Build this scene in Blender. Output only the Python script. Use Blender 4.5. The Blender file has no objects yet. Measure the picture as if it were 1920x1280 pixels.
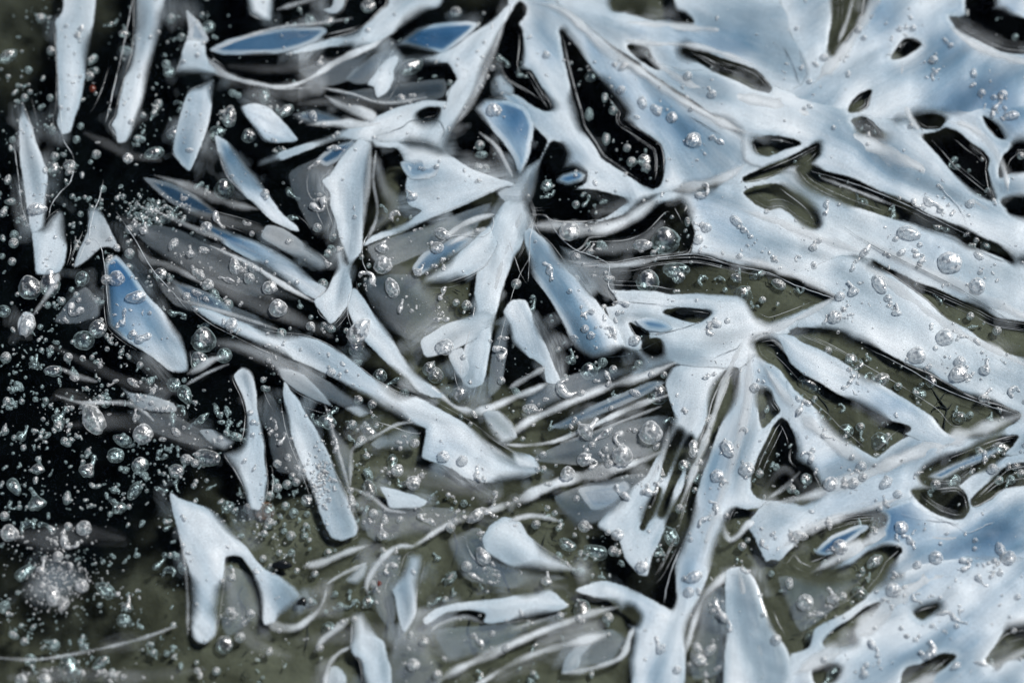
import bpy, math, random
import numpy as np

# ------------------------------------------------------------------ camera, sky, sun, exposure
SC = bpy.context.scene
TILT = math.radians(24.0)
HFOV = math.radians(20.4)
FRAME_W = 0.40                                   # metres of ice across the frame
DIST = FRAME_W / 2 / math.tan(HFOV / 2)
S = FRAME_W / 1920.0                             # metres per traced unit
cam_d = bpy.data.cameras.new('camera')
cam_d.sensor_width = 36.0
cam_d.lens = 18.0 / math.tan(HFOV / 2)
cam_d.clip_start = 0.01
cam_d.clip_end = 200.0
cam_d.dof.use_dof = True
cam_d.dof.focus_distance = DIST
cam_d.dof.aperture_fstop = 4.0
cam = bpy.data.objects.new('camera', cam_d)
SC.collection.objects.link(cam)
cam.location = (0, -DIST * math.sin(TILT), DIST * math.cos(TILT))
cam.rotation_euler = (TILT, 0, 0)
SC.camera = cam

SUN_EL = math.radians(50.0)
SUN_AZ = math.radians(50.0)                      # from straight ahead of the camera towards its right
world = bpy.data.worlds.new('World')
SC.world = world
world.use_nodes = True
wn = world.node_tree.nodes
wl = world.node_tree.links
wn.clear()
w_out = wn.new('ShaderNodeOutputWorld')
w_bg = wn.new('ShaderNodeBackground')
w_sky = wn.new('ShaderNodeTexSky')
w_sky.sky_type = 'NISHITA'
w_sky.sun_disc = False
w_sky.sun_elevation = SUN_EL
w_sky.sun_rotation = SUN_AZ
w_sky.air_density = 1.0
w_sky.dust_density = 0.4
w_bg.inputs['Strength'].default_value = 0.05
wl.new(w_sky.outputs['Color'], w_bg.inputs['Color'])
wl.new(w_bg.outputs['Background'], w_out.inputs['Surface'])

sun_d = bpy.data.lights.new('sun', 'SUN')
sun_d.energy = 5.0
sun_d.angle = math.radians(12.0)                # thin bright cloud: the place shows no hard shadow
sun_d.color = (1.0, 0.97, 0.93)
sun = bpy.data.objects.new('sun', sun_d)
SC.collection.objects.link(sun)
sun.rotation_euler = (math.pi / 2 - SUN_EL, 0, math.pi - SUN_AZ)

SC.view_settings.view_transform = 'Standard'
SC.view_settings.look = 'None'
SC.view_settings.gamma = 1.0
SC.view_settings.exposure = -0.12
SC.view_settings.use_curve_mapping = False
SC.cycles.max_bounces = 5
SC.cycles.transparent_max_bounces = 16
SC.cycles.transmission_bounces = 8
SC.cycles.glossy_bounces = 2
SC.cycles.diffuse_bounces = 1
SC.cycles.caustics_refractive = False
SC.cycles.caustics_reflective = False
SC.cycles.sample_clamp_indirect = 4.0
SC.cycles.use_adaptive_sampling = True
SC.cycles.adaptive_threshold = 0.025
SC.cycles.adaptive_min_samples = 12

# ------------------------------------------------------------------ helpers
RNG = np.random.RandomState(7)
random.seed(7)
COL = SC.collection
_tan = math.tan(HFOV / 2)
_c, _s = math.cos(TILT), math.sin(TILT)


def ground(px, py):
    """traced unit -> point of the pond plane (metres)"""
    u = (np.asarray(px, float) - 960.0) / 960.0 * _tan
    v = -(np.asarray(py, float) - 640.0) / 960.0 * _tan
    dy, dz = v * _c + _s, v * _s - _c
    t = cam.location.z / -dz
    return u * t, cam.location.y + dy * t


class Noise:
    """smooth sum of sines, roughly -1..1"""
    def __init__(self, scale, seed, n=7):
        r = np.random.RandomState(seed)
        a = r.rand(n) * 2 * math.pi
        k = (0.5 + 1.1 * r.rand(n)) * 2 * math.pi / scale
        self.kx, self.ky, self.ph = k * np.cos(a), k * np.sin(a), r.rand(n) * 6.28
        self.n = n

    def __call__(self, x, y):
        o = 0
        for i in range(self.n):
            o = o + np.sin(self.kx[i] * x + self.ky[i] * y + self.ph[i] + 1.3 * np.sin(self.ky[i] * .7 * x - self.kx[i] * .6 * y))
        return o / (self.n * 0.55)


N40, N14, N90, N200, N8 = Noise(60, 1), Noise(22, 2), Noise(150, 3), Noise(360, 4), Noise(11, 5)


def stretch(p):
    """things cut by the frame run on beyond it"""
    p = np.array(p, float)
    x, y = p[:, 0].copy(), p[:, 1].copy()
    p[:, 0] = np.where(x <= -10, -170, np.where(x >= 1930, 2090, x))
    p[:, 1] = np.where(y <= -10, -150, np.where(y >= 1290, 1420, y))
    return p


def HER(a, b, c, d, t, k=.26):
    '''cardinal spline with short tangents: nearly straight runs, tight corners'''
    m0, m1 = k * (c - a), k * (d - b)
    t2, t3 = t * t, t ** 3
    return (2 * t3 - 3 * t2 + 1) * b + (t3 - 2 * t2 + t) * m0 + (-2 * t3 + 3 * t2) * c + (t3 - t2) * m1


def smooth_closed(p, n=5):
    p = np.asarray(p, float)
    a, b, c, d = np.roll(p, 1, 0), p, np.roll(p, -1, 0), np.roll(p, -2, 0)
    out = []
    for i in range(n):
        t = i / n
        out.append(HER(a, b, c, d, t))
    return np.stack(out, 1).reshape(-1, 2)


def smooth_open(p, n=6):
    p = np.asarray(p, float)
    q = np.vstack([2 * p[0] - p[1], p, 2 * p[-1] - p[-2]])
    out = []
    for j in range(1, len(q) - 2):
        a, b, c, d = q[j - 1], q[j], q[j + 1], q[j + 2]
        for i in range(n):
            t = i / n
            out.append(0.5 * ((2 * b) + (-a + c) * t + (2 * a - 5 * b + 4 * c - d) * t * t + (-a + 3 * b - 3 * c + d) * t ** 3))
    out.append(p[-1])
    return np.array(out)


def sdf_poly(X, Y, poly):
    """signed distance, positive inside"""
    d2 = np.full(X.shape, 1e12)
    inside = np.zeros(X.shape, bool)
    x0, y0 = poly[:, 0], poly[:, 1]
    x1, y1 = np.roll(x0, -1), np.roll(y0, -1)
    for ax, ay, bx, by in zip(x0, y0, x1, y1):
        ex, ey = bx - ax, by - ay
        wx, wy = X - ax, Y - ay
        t = np.clip((wx * ex + wy * ey) / (ex * ex + ey * ey + 1e-9), 0, 1)
        d2 = np.minimum(d2, (wx - ex * t) ** 2 + (wy - ey * t) ** 2)
        if ay != by:
            cr = ((ay > Y) != (by > Y)) & (X < ex * (Y - ay) / ey + ax)
            inside ^= cr
    d = np.sqrt(d2)
    return np.where(inside, d, -d)


def sdf_ribbon(X, Y, path, rad):
    best = np.full(X.shape, -1e6)
    for i in range(len(path) - 1):
        ax, ay = path[i]
        bx, by = path[i + 1]
        ex, ey = bx - ax, by - ay
        t = np.clip(((X - ax) * ex + (Y - ay) * ey) / (ex * ex + ey * ey + 1e-9), 0, 1)
        d = np.sqrt((X - ax - ex * t) ** 2 + (Y - ay - ey * t) ** 2)
        best = np.maximum(best, rad[i] + (rad[i + 1] - rad[i]) * t - d)
    return best


def tag(o, label=None, cat=None, group=None, kind=None):
    if label: o['label'] = label
    if cat: o['category'] = cat
    if group: o['group'] = group
    if kind: o['kind'] = kind
    return o


def mesh_from(name, verts, faces, mat, attrs=None, smooth=True, parent=None):
    me = bpy.data.meshes.new(name)
    verts = np.asarray(verts, np.float32)
    faces = np.asarray(faces, np.int32)
    k = faces.shape[1]
    me.vertices.add(len(verts)); me.vertices.foreach_set('co', verts.ravel())
    me.loops.add(faces.size); me.loops.foreach_set('vertex_index', faces.ravel())
    me.polygons.add(len(faces))
    me.polygons.foreach_set('loop_start', np.arange(0, faces.size, k, dtype=np.int32))
    me.polygons.foreach_set('loop_total', np.full(len(faces), k, np.int32))
    me.polygons.foreach_set('use_smooth', np.full(len(faces), smooth, bool))
    me.update(calc_edges=True)
    for an, av in (attrs or {}).items():
        a = me.attributes.new(an, 'FLOAT', 'POINT')
        a.data.foreach_set('value', np.asarray(av, np.float32).ravel())
    me.materials.append(mat)
    o = bpy.data.objects.new(name, me)
    COL.objects.link(o)
    if parent: o.parent = parent
    return o


# ------------------------------------------------------------------ materials
def nt(name):
    m = bpy.data.materials.new(name)
    m.use_nodes = True
    n = m.node_tree.nodes
    n.clear()
    out = n.new('ShaderNodeOutputMaterial')
    return m, n, m.node_tree.links, out


def nmath(n, l, op, a, b=None, c=None, clamp=False):
    x = n.new('ShaderNodeMath'); x.operation = op; x.use_clamp = clamp
    for i, v in enumerate((a, b, c)):
        if v is None: continue
        if isinstance(v, (int, float)): x.inputs[i].default_value = v
        else: l.new(v, x.inputs[i])
    return x.outputs[0]


def nmap(n, l, v, a, b, c, d, mode='SMOOTHSTEP'):
    x = n.new('ShaderNodeMapRange'); x.interpolation_type = mode; x.clamp = True
    l.new(v, x.inputs[0])
    for i, q in enumerate((a, b, c, d)):
        if isinstance(q, (int, float)): x.inputs[i + 1].default_value = q
        else: l.new(q, x.inputs[i + 1])
    return x.outputs[0]


def nattr(n, name):
    x = n.new('ShaderNodeAttribute'); x.attribute_name = name
    return x.outputs['Fac']


def nmix(n, l, f, a, b):
    x = n.new('ShaderNodeMix'); x.data_type = 'RGBA'
    if isinstance(f, (int, float)): x.inputs[0].default_value = f
    else: l.new(f, x.inputs[0])
    for i, v in ((6, a), (7, b)):
        if isinstance(v, tuple): x.inputs[i].default_value = (*v, 1)
        else: l.new(v, x.inputs[i])
    return x.outputs[2]


def nnoise(n, l, scale, detail=4, rough=.55, dist=0.0):
    tc = n.new('ShaderNodeTexCoord')
    x = n.new('ShaderNodeTexNoise'); x.inputs['Scale'].default_value = scale
    x.inputs['Detail'].default_value = detail; x.inputs['Roughness'].default_value = rough
    x.inputs['Distortion'].default_value = dist
    l.new(tc.outputs['Object'], x.inputs['Vector'])
    return x.outputs['Fac']


def make_sky_painted():
    """d: distance in from the edge, soft: width of the edge, haze: how strongly the pale tone shows beside the edge,
    body: opacity of the inside, white / blue: how much reflected cloud or blue sky is painted in"""
    m, n, l, out = nt('sky_painted_ice')
    d, soft, haze, body, white, blue, sa, sb = (nattr(n, k) for k in ('d', 'soft', 'haze', 'body', 'white', 'blue', 'sa', 'sb'))
    c = n.new('ShaderNodeCombineXYZ')
    l.new(nmath(n, l, 'MULTIPLY', sa, .02), c.inputs[0]); l.new(nmath(n, l, 'MULTIPLY', sb, .14), c.inputs[1])
    x = n.new('ShaderNodeTexNoise'); x.inputs['Scale'].default_value = 1.0
    x.inputs['Detail'].default_value = 3.0; x.inputs['Roughness'].default_value = .6
    l.new(c.outputs[0], x.inputs['Vector'])
    f2 = x.outputs['Fac']
    fine = nnoise(n, l, 800, 2)
    dd = nmath(n, l, 'ADD', d, nmath(n, l, 'ADD', nmath(n, l, 'MULTIPLY', nmath(n, l, 'SUBTRACT', fine, .5), 2.5), nmath(n, l, 'MULTIPLY', nmath(n, l, 'SUBTRACT', f2, .5), 3.0)))
    a = nmath(n, l, 'MULTIPLY', nmap(n, l, dd, -3.0, soft, 0.0, 1.0), body)
    hz = nmath(n, l, 'MULTIPLY', nmap(n, l, d, -42.0, 2.0, 0.0, 1.0, 'SMOOTHERSTEP'), haze)
    hz = nmath(n, l, 'MULTIPLY', hz, nmap(n, l, f2, .30, .62, .45, 1.15))
    a = nmath(n, l, 'MAXIMUM', a, hz)
    bl = nmath(n, l, 'ADD', blue, nmath(n, l, 'MULTIPLY', nmath(n, l, 'SUBTRACT', f2, .5), .12), clamp=True)
    col = nmix(n, l, nmap(n, l, bl, 0.0, .5, 0, 1, 'LINEAR'), PALE, SKY_MIDBLUE)
    col = nmix(n, l, nmap(n, l, bl, .5, 1.0, 0, 1, 'LINEAR'), col, SKY_DEEPBLUE)
    w = nmath(n, l, 'ADD', white, nmath(n, l, 'MULTIPLY', nmath(n, l, 'SUBTRACT', f2, .5), .5), clamp=True)
    col = nmix(n, l, nmath(n, l, 'MULTIPLY', w, nmap(n, l, blue, .35, .8, 1.0, 0.0)), col, CLOUD_WHITE)
    grain = n.new('ShaderNodeHueSaturation')
    l.new(nmap(n, l, nnoise(n, l, 2100, 2, .7), .3, .7, .80, 1.16, 'LINEAR'), grain.inputs['Value'])
    l.new(col, grain.inputs['Color'])
    p = n.new('ShaderNodeBsdfPrincipled')
    l.new(grain.outputs[0], p.inputs['Base Color'])
    p.inputs['Roughness'].default_value = .34
    p.inputs['Coat Weight'].default_value = .6; p.inputs['Coat Roughness'].default_value = .09; p.inputs['Coat IOR'].default_value = 1.4
    p.inputs['IOR'].default_value = 1.31
    bump = n.new('ShaderNodeBump'); bump.inputs['Strength'].default_value = .22; bump.inputs['Distance'].default_value = .0005
    l.new(nmath(n, l, 'ADD', nmath(n, l, 'MULTIPLY', fine, .5), nmath(n, l, 'MULTIPLY', f2, .5)), bump.inputs['Height'])
    l.new(bump.outputs[0], p.inputs['Normal'])
    tr = n.new('ShaderNodeBsdfTransparent')
    mx = n.new('ShaderNodeMixShader')
    l.new(a, mx.inputs[0]); l.new(tr.outputs[0], mx.inputs[1]); l.new(p.outputs[0], mx.inputs[2])
    l.new(mx.outputs[0], out.inputs[0])
    return m


PALE = (.345, .435, .495)  # ice tones: bright cloud mirrored by the surface is painted in
SKY_MIDBLUE = (.145, .265, .38)  # both blues paint reflected sky as base colour
SKY_DEEPBLUE = (.010, .075, .185)
CLOUD_WHITE = (.69, .745, .78)


def make_line(name, colr, alpha, rough=.2):
    m, n, l, out = nt(name)
    p = n.new('ShaderNodeBsdfPrincipled')
    p.inputs['Base Color'].default_value = (*colr, 1)
    p.inputs['Roughness'].default_value = rough
    tr = n.new('ShaderNodeBsdfTransparent')
    mx = n.new('ShaderNodeMixShader')
    f = nmap(n, l, nnoise(n, l, 120, 3), .3, .62, alpha * .15, alpha)
    l.new(f, mx.inputs[0]); l.new(tr.outputs[0], mx.inputs[1]); l.new(p.outputs[0], mx.inputs[2])
    l.new(mx.outputs[0], out.inputs[0])
    return m


def make_clear_sheet():
    m, n, l, out = nt('clear_ice')
    fr = n.new('ShaderNodeFresnel'); fr.inputs['IOR'].default_value = 1.27
    g = n.new('ShaderNodeBsdfGlossy'); g.inputs['Roughness'].default_value = .03
    tr = n.new('ShaderNodeBsdfTransparent'); tr.inputs[0].default_value = (.75, .865, .885, 1)
    mx = n.new('ShaderNodeMixShader')
    l.new(fr.outputs[0], mx.inputs[0]); l.new(tr.outputs[0], mx.inputs[1]); l.new(g.outputs[0], mx.inputs[2])
    l.new(mx.outputs[0], out.inputs[0])
    return m


def make_bubble(name, k, milk=0.0):
    """thin frosted wall: seen edge-on it is denser, so the rim is white and the middle clear"""
    m, n, l, out = nt(name)
    p = n.new('ShaderNodeBsdfPrincipled')
    p.inputs['Base Color'].default_value = (.94, .96, .97, 1); p.inputs['Roughness'].default_value = .30
    p.inputs['IOR'].default_value = 1.6; p.inputs['Metallic'].default_value = .22 * (1 - milk)
    tc = n.new('ShaderNodeTexCoord')
    ns = n.new('ShaderNodeTexNoise'); ns.inputs['Scale'].default_value = 2.2 * k; ns.inputs['Detail'].default_value = 2
    l.new(tc.outputs['Object'], ns.inputs['Vector'])
    bump = n.new('ShaderNodeBump'); bump.inputs['Strength'].default_value = 1.0; bump.inputs['Distance'].default_value = .0006
    l.new(ns.outputs[0], bump.inputs['Height'])
    l.new(bump.outputs[0], p.inputs['Normal'])
    lw = n.new('ShaderNodeLayerWeight'); lw.inputs['Blend'].default_value = .5
    l.new(bump.outputs[0], lw.inputs['Normal'])
    rim = nmap(n, l, lw.outputs['Facing'], .40, .92, .03 + .10 * milk, .85)
    frost = nmap(n, l, ns.outputs[0], .52 - .06 * milk, .68 - .05 * milk, 0.0, .75 + .2 * milk)
    f = nmath(n, l, 'MAXIMUM', rim, frost)
    tr = n.new('ShaderNodeBsdfTransparent'); tr.inputs[0].default_value = (1, 1, 1, 1)
    tl = n.new('ShaderNodeBsdfTranslucent'); tl.inputs[0].default_value = (.9, .93, .95, 1)
    wall = n.new('ShaderNodeMixShader'); wall.inputs[0].default_value = .35 + .15 * milk
    l.new(p.outputs[0], wall.inputs[1]); l.new(tl.outputs[0], wall.inputs[2])
    g = n.new('ShaderNodeBsdfGlossy'); g.inputs['Roughness'].default_value = .30
    l.new(bump.outputs[0], g.inputs['Normal'])
    m0 = n.new('ShaderNodeMixShader'); m0.inputs[0].default_value = .22
    l.new(tr.outputs[0], m0.inputs[1]); l.new(g.outputs[0], m0.inputs[2])
    mx = n.new('ShaderNodeMixShader')
    l.new(f, mx.inputs[0]); l.new(m0.outputs[0], mx.inputs[1]); l.new(wall.outputs[0], mx.inputs[2])
    l.new(mx.outputs[0], out.inputs[0])
    return m


def make_bed():
    m, n, l, out = nt('silt_bed')
    mud = nattr(n, 'mud')  # mud mask, also carries the painted deep-water darkness
    p = n.new('ShaderNodeBsdfPrincipled')
    a = nnoise(n, l, 30, 6, .6, .8)
    b = nnoise(n, l, 160, 5, .65, .3)
    silt = nmix(n, l, nmap(n, l, a, .3, .7, 0, 1), (.070, .060, .039), (.165, .142, .100))
    silt = nmix(n, l, nmap(n, l, b, .45, .75, 0, .35), silt, (.035, .034, .024))
    dark = nmix(n, l, nmap(n, l, a, .35, .75, 0, 1), (.0002, .0005, .0006), (.0022, .0032, .0034))  # near-black mud, with the darkness of deep water painted into its colour
    mm = nmath(n, l, 'MULTIPLY', nmath(n, l, 'MULTIPLY', mud, nmath(n, l, 'SUBTRACT', 1.0, mud)), 3.0)
    f = nmath(n, l, 'ADD', mud, nmath(n, l, 'MULTIPLY', nmath(n, l, 'SUBTRACT', a, .5), mm), clamp=True)
    l.new(nmix(n, l, f, silt, dark), p.inputs['Base Color'])
    p.inputs['Roughness'].default_value = .8
    p.inputs['Specular IOR Level'].default_value = .03      # wet under water: hardly any surface gloss
    bump = n.new('ShaderNodeBump'); bump.inputs['Strength'].default_value = .35; bump.inputs['Distance'].default_value = .003
    l.new(b, bump.inputs['Height']); l.new(bump.outputs[0], p.inputs['Normal'])
    l.new(p.outputs[0], out.inputs[0])
    return m


def make_plain(name, c, rough=.5, var=.5):
    m, n, l, out = nt(name)
    p = n.new('ShaderNodeBsdfPrincipled')
    f = nnoise(n, l, 300, 4)
    l.new(nmix(n, l, f, tuple(v * (1 - var) for v in c), tuple(min(1, v * (1 + var)) for v in c)), p.inputs['Base Color'])
    p.inputs['Roughness'].default_value = rough
    l.new(p.outputs[0], out.inputs[0])
    return m


M_SKY_PAINTED, M_SHEET, M_BUB, M_BED = make_sky_painted(), make_clear_sheet(), make_bubble('air_bubble_wall', 1.0), make_bed()
M_RIM = make_line('white_rim_ice', (.70, .73, .75), .45, .12)
M_GROW = make_line('growth_line_ice', (.72, .76, .78), .5, .15)
M_CRACK = make_line('crack_ice', (.70, .76, .80), .75, .1)
M_CRACKD = make_line('dark_crack_ice', (.05, .07, .08), .7, .2)
M_BUBT = make_bubble('tiny_bubble_wall', 700.0, .5)
M_BUBM = make_bubble('milky_bubble_wall', 1.0, 1.0)

# ------------------------------------------------------------------ traced layout (units of the frame: 1920 x 1280)
# hollows: openings in the pale plates through which the dark bed shows
HOLLOWS = [
 [(1035,268),(1052,272),(1060,290),(1052,318),(1075,318),(1098,325),(1095,343),(1065,358),(1110,358),(1160,370),(1172,378),(1135,405),(1100,415),(1065,416),(1035,413),(1020,402),(997,402),(988,388),(992,358),(1012,320),(1022,290)],
 [(1052,60),(1062,72),(1080,92),(1100,120),(1120,150),(1140,172),(1155,190),(1170,212),(1166,226),(1185,237),(1220,260),(1238,274),(1244,300),(1242,330),(1237,345),(1225,352),(1205,345),(1168,320),(1130,295),(1115,270),(1093,238),(1087,210),(1075,170),(1060,110)],
 [(952,40),(965,18),(975,5),(985,15),(983,28),(970,45),(978,60),(978,90),(974,125),(980,135),(995,135),(1010,160),(1025,185),(1033,202),(1025,207),(1005,200),(980,182),(950,165),(935,150),(925,120),(938,80),(948,50)],
 [(1150,10),(1160,-10),(1240,-10),(1262,16),(1282,28),(1297,41),(1275,41),(1255,32),(1230,37),(1205,32),(1172,22)],
 [(1178,88),(1195,87),(1212,93),(1220,108),(1235,130),(1225,128),(1205,115),(1185,98)],
 [(1282,97),(1293,92),(1320,98),(1350,112),(1385,122),(1417,135),(1432,150),(1444,165),(1440,173),(1410,165),(1380,150),(1345,137),(1330,128),(1305,112)],
 [(1562,-10),(1632,-10),(1615,32),(1595,60),(1580,82),(1562,102),(1555,95),(1558,60),(1565,20)],
 [(1782,35),(1800,37),(1815,30),(1813,5),(1830,-10),(1860,0),(1855,20),(1880,27),(1905,37),(1930,50),(1930,104),(1905,100),(1865,90),(1830,72),(1800,55)],
 [(1673,110),(1685,90),(1697,76),(1715,77),(1725,85),(1710,97),(1693,107)],
 [(1592,210),(1600,192),(1615,178),(1632,172),(1627,190),(1625,200),(1610,209)],
 [(1598,228),(1615,222),(1625,225),(1640,238),(1652,255),(1640,256),(1612,245)],
 [(1715,225),(1730,220),(1750,217),(1770,226),(1760,240),(1735,241)],
 [(1730,258),(1745,253),(1760,250),(1773,243),(1797,252),(1820,272),(1840,285),(1852,300),(1850,320),(1855,350),(1863,372),(1855,374),(1840,365),(1815,345),(1785,320),(1760,290)],
 [(1885,292),(1900,280),(1912,273),(1930,275),(1930,305),(1900,322),(1876,332),(1875,315)],
 [(1880,380),(1900,375),(1930,378),(1930,415),(1905,402),(1890,390)],
 [(1845,222),(1865,235),(1880,260),(1870,257),(1855,242)],
 [(1415,268),(1440,258),(1465,260),(1500,270),(1470,280),(1440,292),(1420,285)],
 [(1533,272),(1533,290),(1515,307),(1480,310),(1440,332),(1400,340),(1395,335),(1430,318),(1480,298),(1515,280)],
 [(1497,318),(1515,312),(1548,325),(1590,335),(1625,350),(1665,370),(1705,385),(1740,405),(1772,418),(1810,435),(1840,450),(1870,462),(1897,490),(1875,480),(1845,468),(1815,457),(1790,440),(1750,430),(1710,415),(1655,402),(1625,392),(1590,380),(1545,360),(1515,342)],
 [(1397,362),(1412,354),(1440,348),(1462,348),(1478,360),(1505,380),(1525,400),(1535,420),(1527,425),(1502,412),(1465,388),(1440,392),(1417,380)],
 [(1638,493),(1665,505),(1690,517),(1715,530),(1752,543),(1790,560),(1840,582),(1878,600),(1930,628),(1930,680),(1905,665),(1880,655),(1845,637),(1815,615),(1775,595),(1740,562),(1710,540),(1677,517)],
 [(1143,496),(1175,497),(1200,492),(1230,485),(1270,481),(1305,480),(1335,485),(1372,495),(1410,505),(1440,505),(1470,515),(1505,530),(1535,543),(1560,556),(1540,563),(1500,580),(1460,595),(1440,600),(1420,590),(1400,562),(1370,547),(1310,548),(1260,550),(1225,543),(1185,543),(1140,540),(1130,520)],
 [(1270,380),(1240,385),(1220,405),(1200,425),(1170,436),(1135,438),(1100,440),(1085,460),(1060,468),(1062,482),(1075,495),(1100,492),(1125,492),(1150,495),(1175,490),(1205,484),(1250,480),(1290,475),(1297,455),(1300,435),(1290,412),(1280,393)],
 [(1003,405),(1022,402),(1035,425),(1043,445),(1030,452),(1015,440),(1005,425)],
 [(1070,500),(1110,502),(1140,497),(1143,545),(1155,565),(1150,572),(1130,572),(1120,550),(1095,520)],
 [(1245,586),(1275,580),(1310,582),(1332,587),(1310,604),(1285,600)],
 [(1182,608),(1195,615),(1215,625),(1212,640),(1195,632)],
 [(1208,640),(1235,638),(1238,660),(1225,665),(1207,655)],
 [(1420,645),(1445,640),(1460,645),(1478,680),(1505,705),(1535,720),(1565,740),(1595,755),(1630,775),(1655,788),(1700,800),(1705,806),(1680,820),(1665,838),(1648,852),(1640,855),(1615,840),(1595,822),(1570,802),(1550,780),(1515,750),(1490,727),(1465,692),(1440,676),(1425,665)],
 [(1483,622),(1500,617),(1545,620),(1580,628),(1595,640),(1630,650),(1665,667),(1700,685),(1740,700),(1775,720),(1810,740),(1840,752),(1880,762),(1912,778),(1900,792),(1865,805),(1815,815),(1780,812),(1765,800),(1750,780),(1720,760),(1680,735),(1640,712),(1605,692),(1570,670),(1535,652),(1505,640)],
 [(1465,786),(1475,792),(1486,815),(1491,840),(1487,860),(1500,872),(1515,878),(1528,895),(1537,915),(1525,930),(1505,944),(1485,938),(1440,935),(1420,930),(1410,915),(1412,890),(1425,855),(1440,825),(1452,800)],
 [(1427,735),(1440,737),(1450,755),(1460,770),(1445,785),(1430,800),(1425,770)],
 [(1372,692),(1383,695),(1378,720),(1365,755),(1350,790),(1335,830),(1320,870),(1308,910),(1297,950),(1287,985),(1275,1020),(1258,1055),(1245,1080),(1230,1095),(1218,1080),(1225,1045),(1240,1015),(1255,975),(1272,940),(1285,910),(1290,880),(1302,850),(1315,820),(1328,785),(1335,755),(1350,720),(1362,700)],
 [(1728,895),(1740,880),(1775,862),(1815,847),(1855,830),(1890,820),(1907,818),(1898,833),(1880,850),(1850,872),(1820,888),(1800,905),(1775,911),(1740,907)],
 [(1712,922),(1740,920),(1765,917),(1795,915),(1810,930),(1815,955),(1805,970),(1790,972),(1765,965),(1745,955),(1725,940)],
 [(1822,938),(1840,920),(1870,893),(1900,872),(1930,855),(1930,888),(1890,912),(1860,932),(1835,946),(1825,948)],
 [(1497,1035),(1505,1005),(1540,983),(1590,967),(1640,962),(1657,972),(1652,988),(1630,1003),(1600,1018),(1575,1035),(1550,1052),(1520,1062),(1503,1050)],
 [(1440,1055),(1475,1057),(1488,1040),(1500,1055),(1520,1063),(1515,1083),(1560,1073),(1600,1062),(1625,1040),(1660,1028),(1685,1027),(1688,1035),(1665,1055),(1652,1080),(1635,1100),(1620,1120),(1585,1145),(1545,1165),(1525,1175),(1515,1210),(1485,1222),(1468,1195),(1450,1165),(1440,1150)],
 [(1545,1202),(1570,1178),(1595,1163),(1625,1140),(1648,1132),(1620,1165),(1600,1180),(1600,1200),(1570,1210),(1550,1212)],
 [(1717,1150),(1730,1143),(1755,1137),(1745,1145),(1728,1158)],
 [(1850,1238),(1870,1210),(1895,1185),(1930,1165),(1930,1205),(1900,1232),(1870,1248)],
 [(1668,1290),(1695,1262),(1725,1248),(1765,1228),(1790,1230),(1770,1250),(1745,1275),(1735,1290)],
 [(1525,1258),(1545,1247),(1570,1255),(1560,1275),(1530,1280)],
 [(1168,1150),(1180,1142),(1195,1155),(1190,1168),(1175,1163)],
 [(1375,958),(1385,955),(1405,960),(1402,980),(1385,998),(1368,1005),(1365,985)],
 [(785,215),(800,205),(825,205),(815,220),(795,223)],
 [(1272,812),(1276,818),(1262,850),(1248,890),(1240,893),(1250,855)],
 [(1293,822),(1297,828),(1280,875),(1262,915),(1245,962),(1238,962),(1258,900),(1275,860)],
 [(1232,915),(1238,918),(1225,955),(1208,990),(1202,988),(1218,950)],
]
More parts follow.
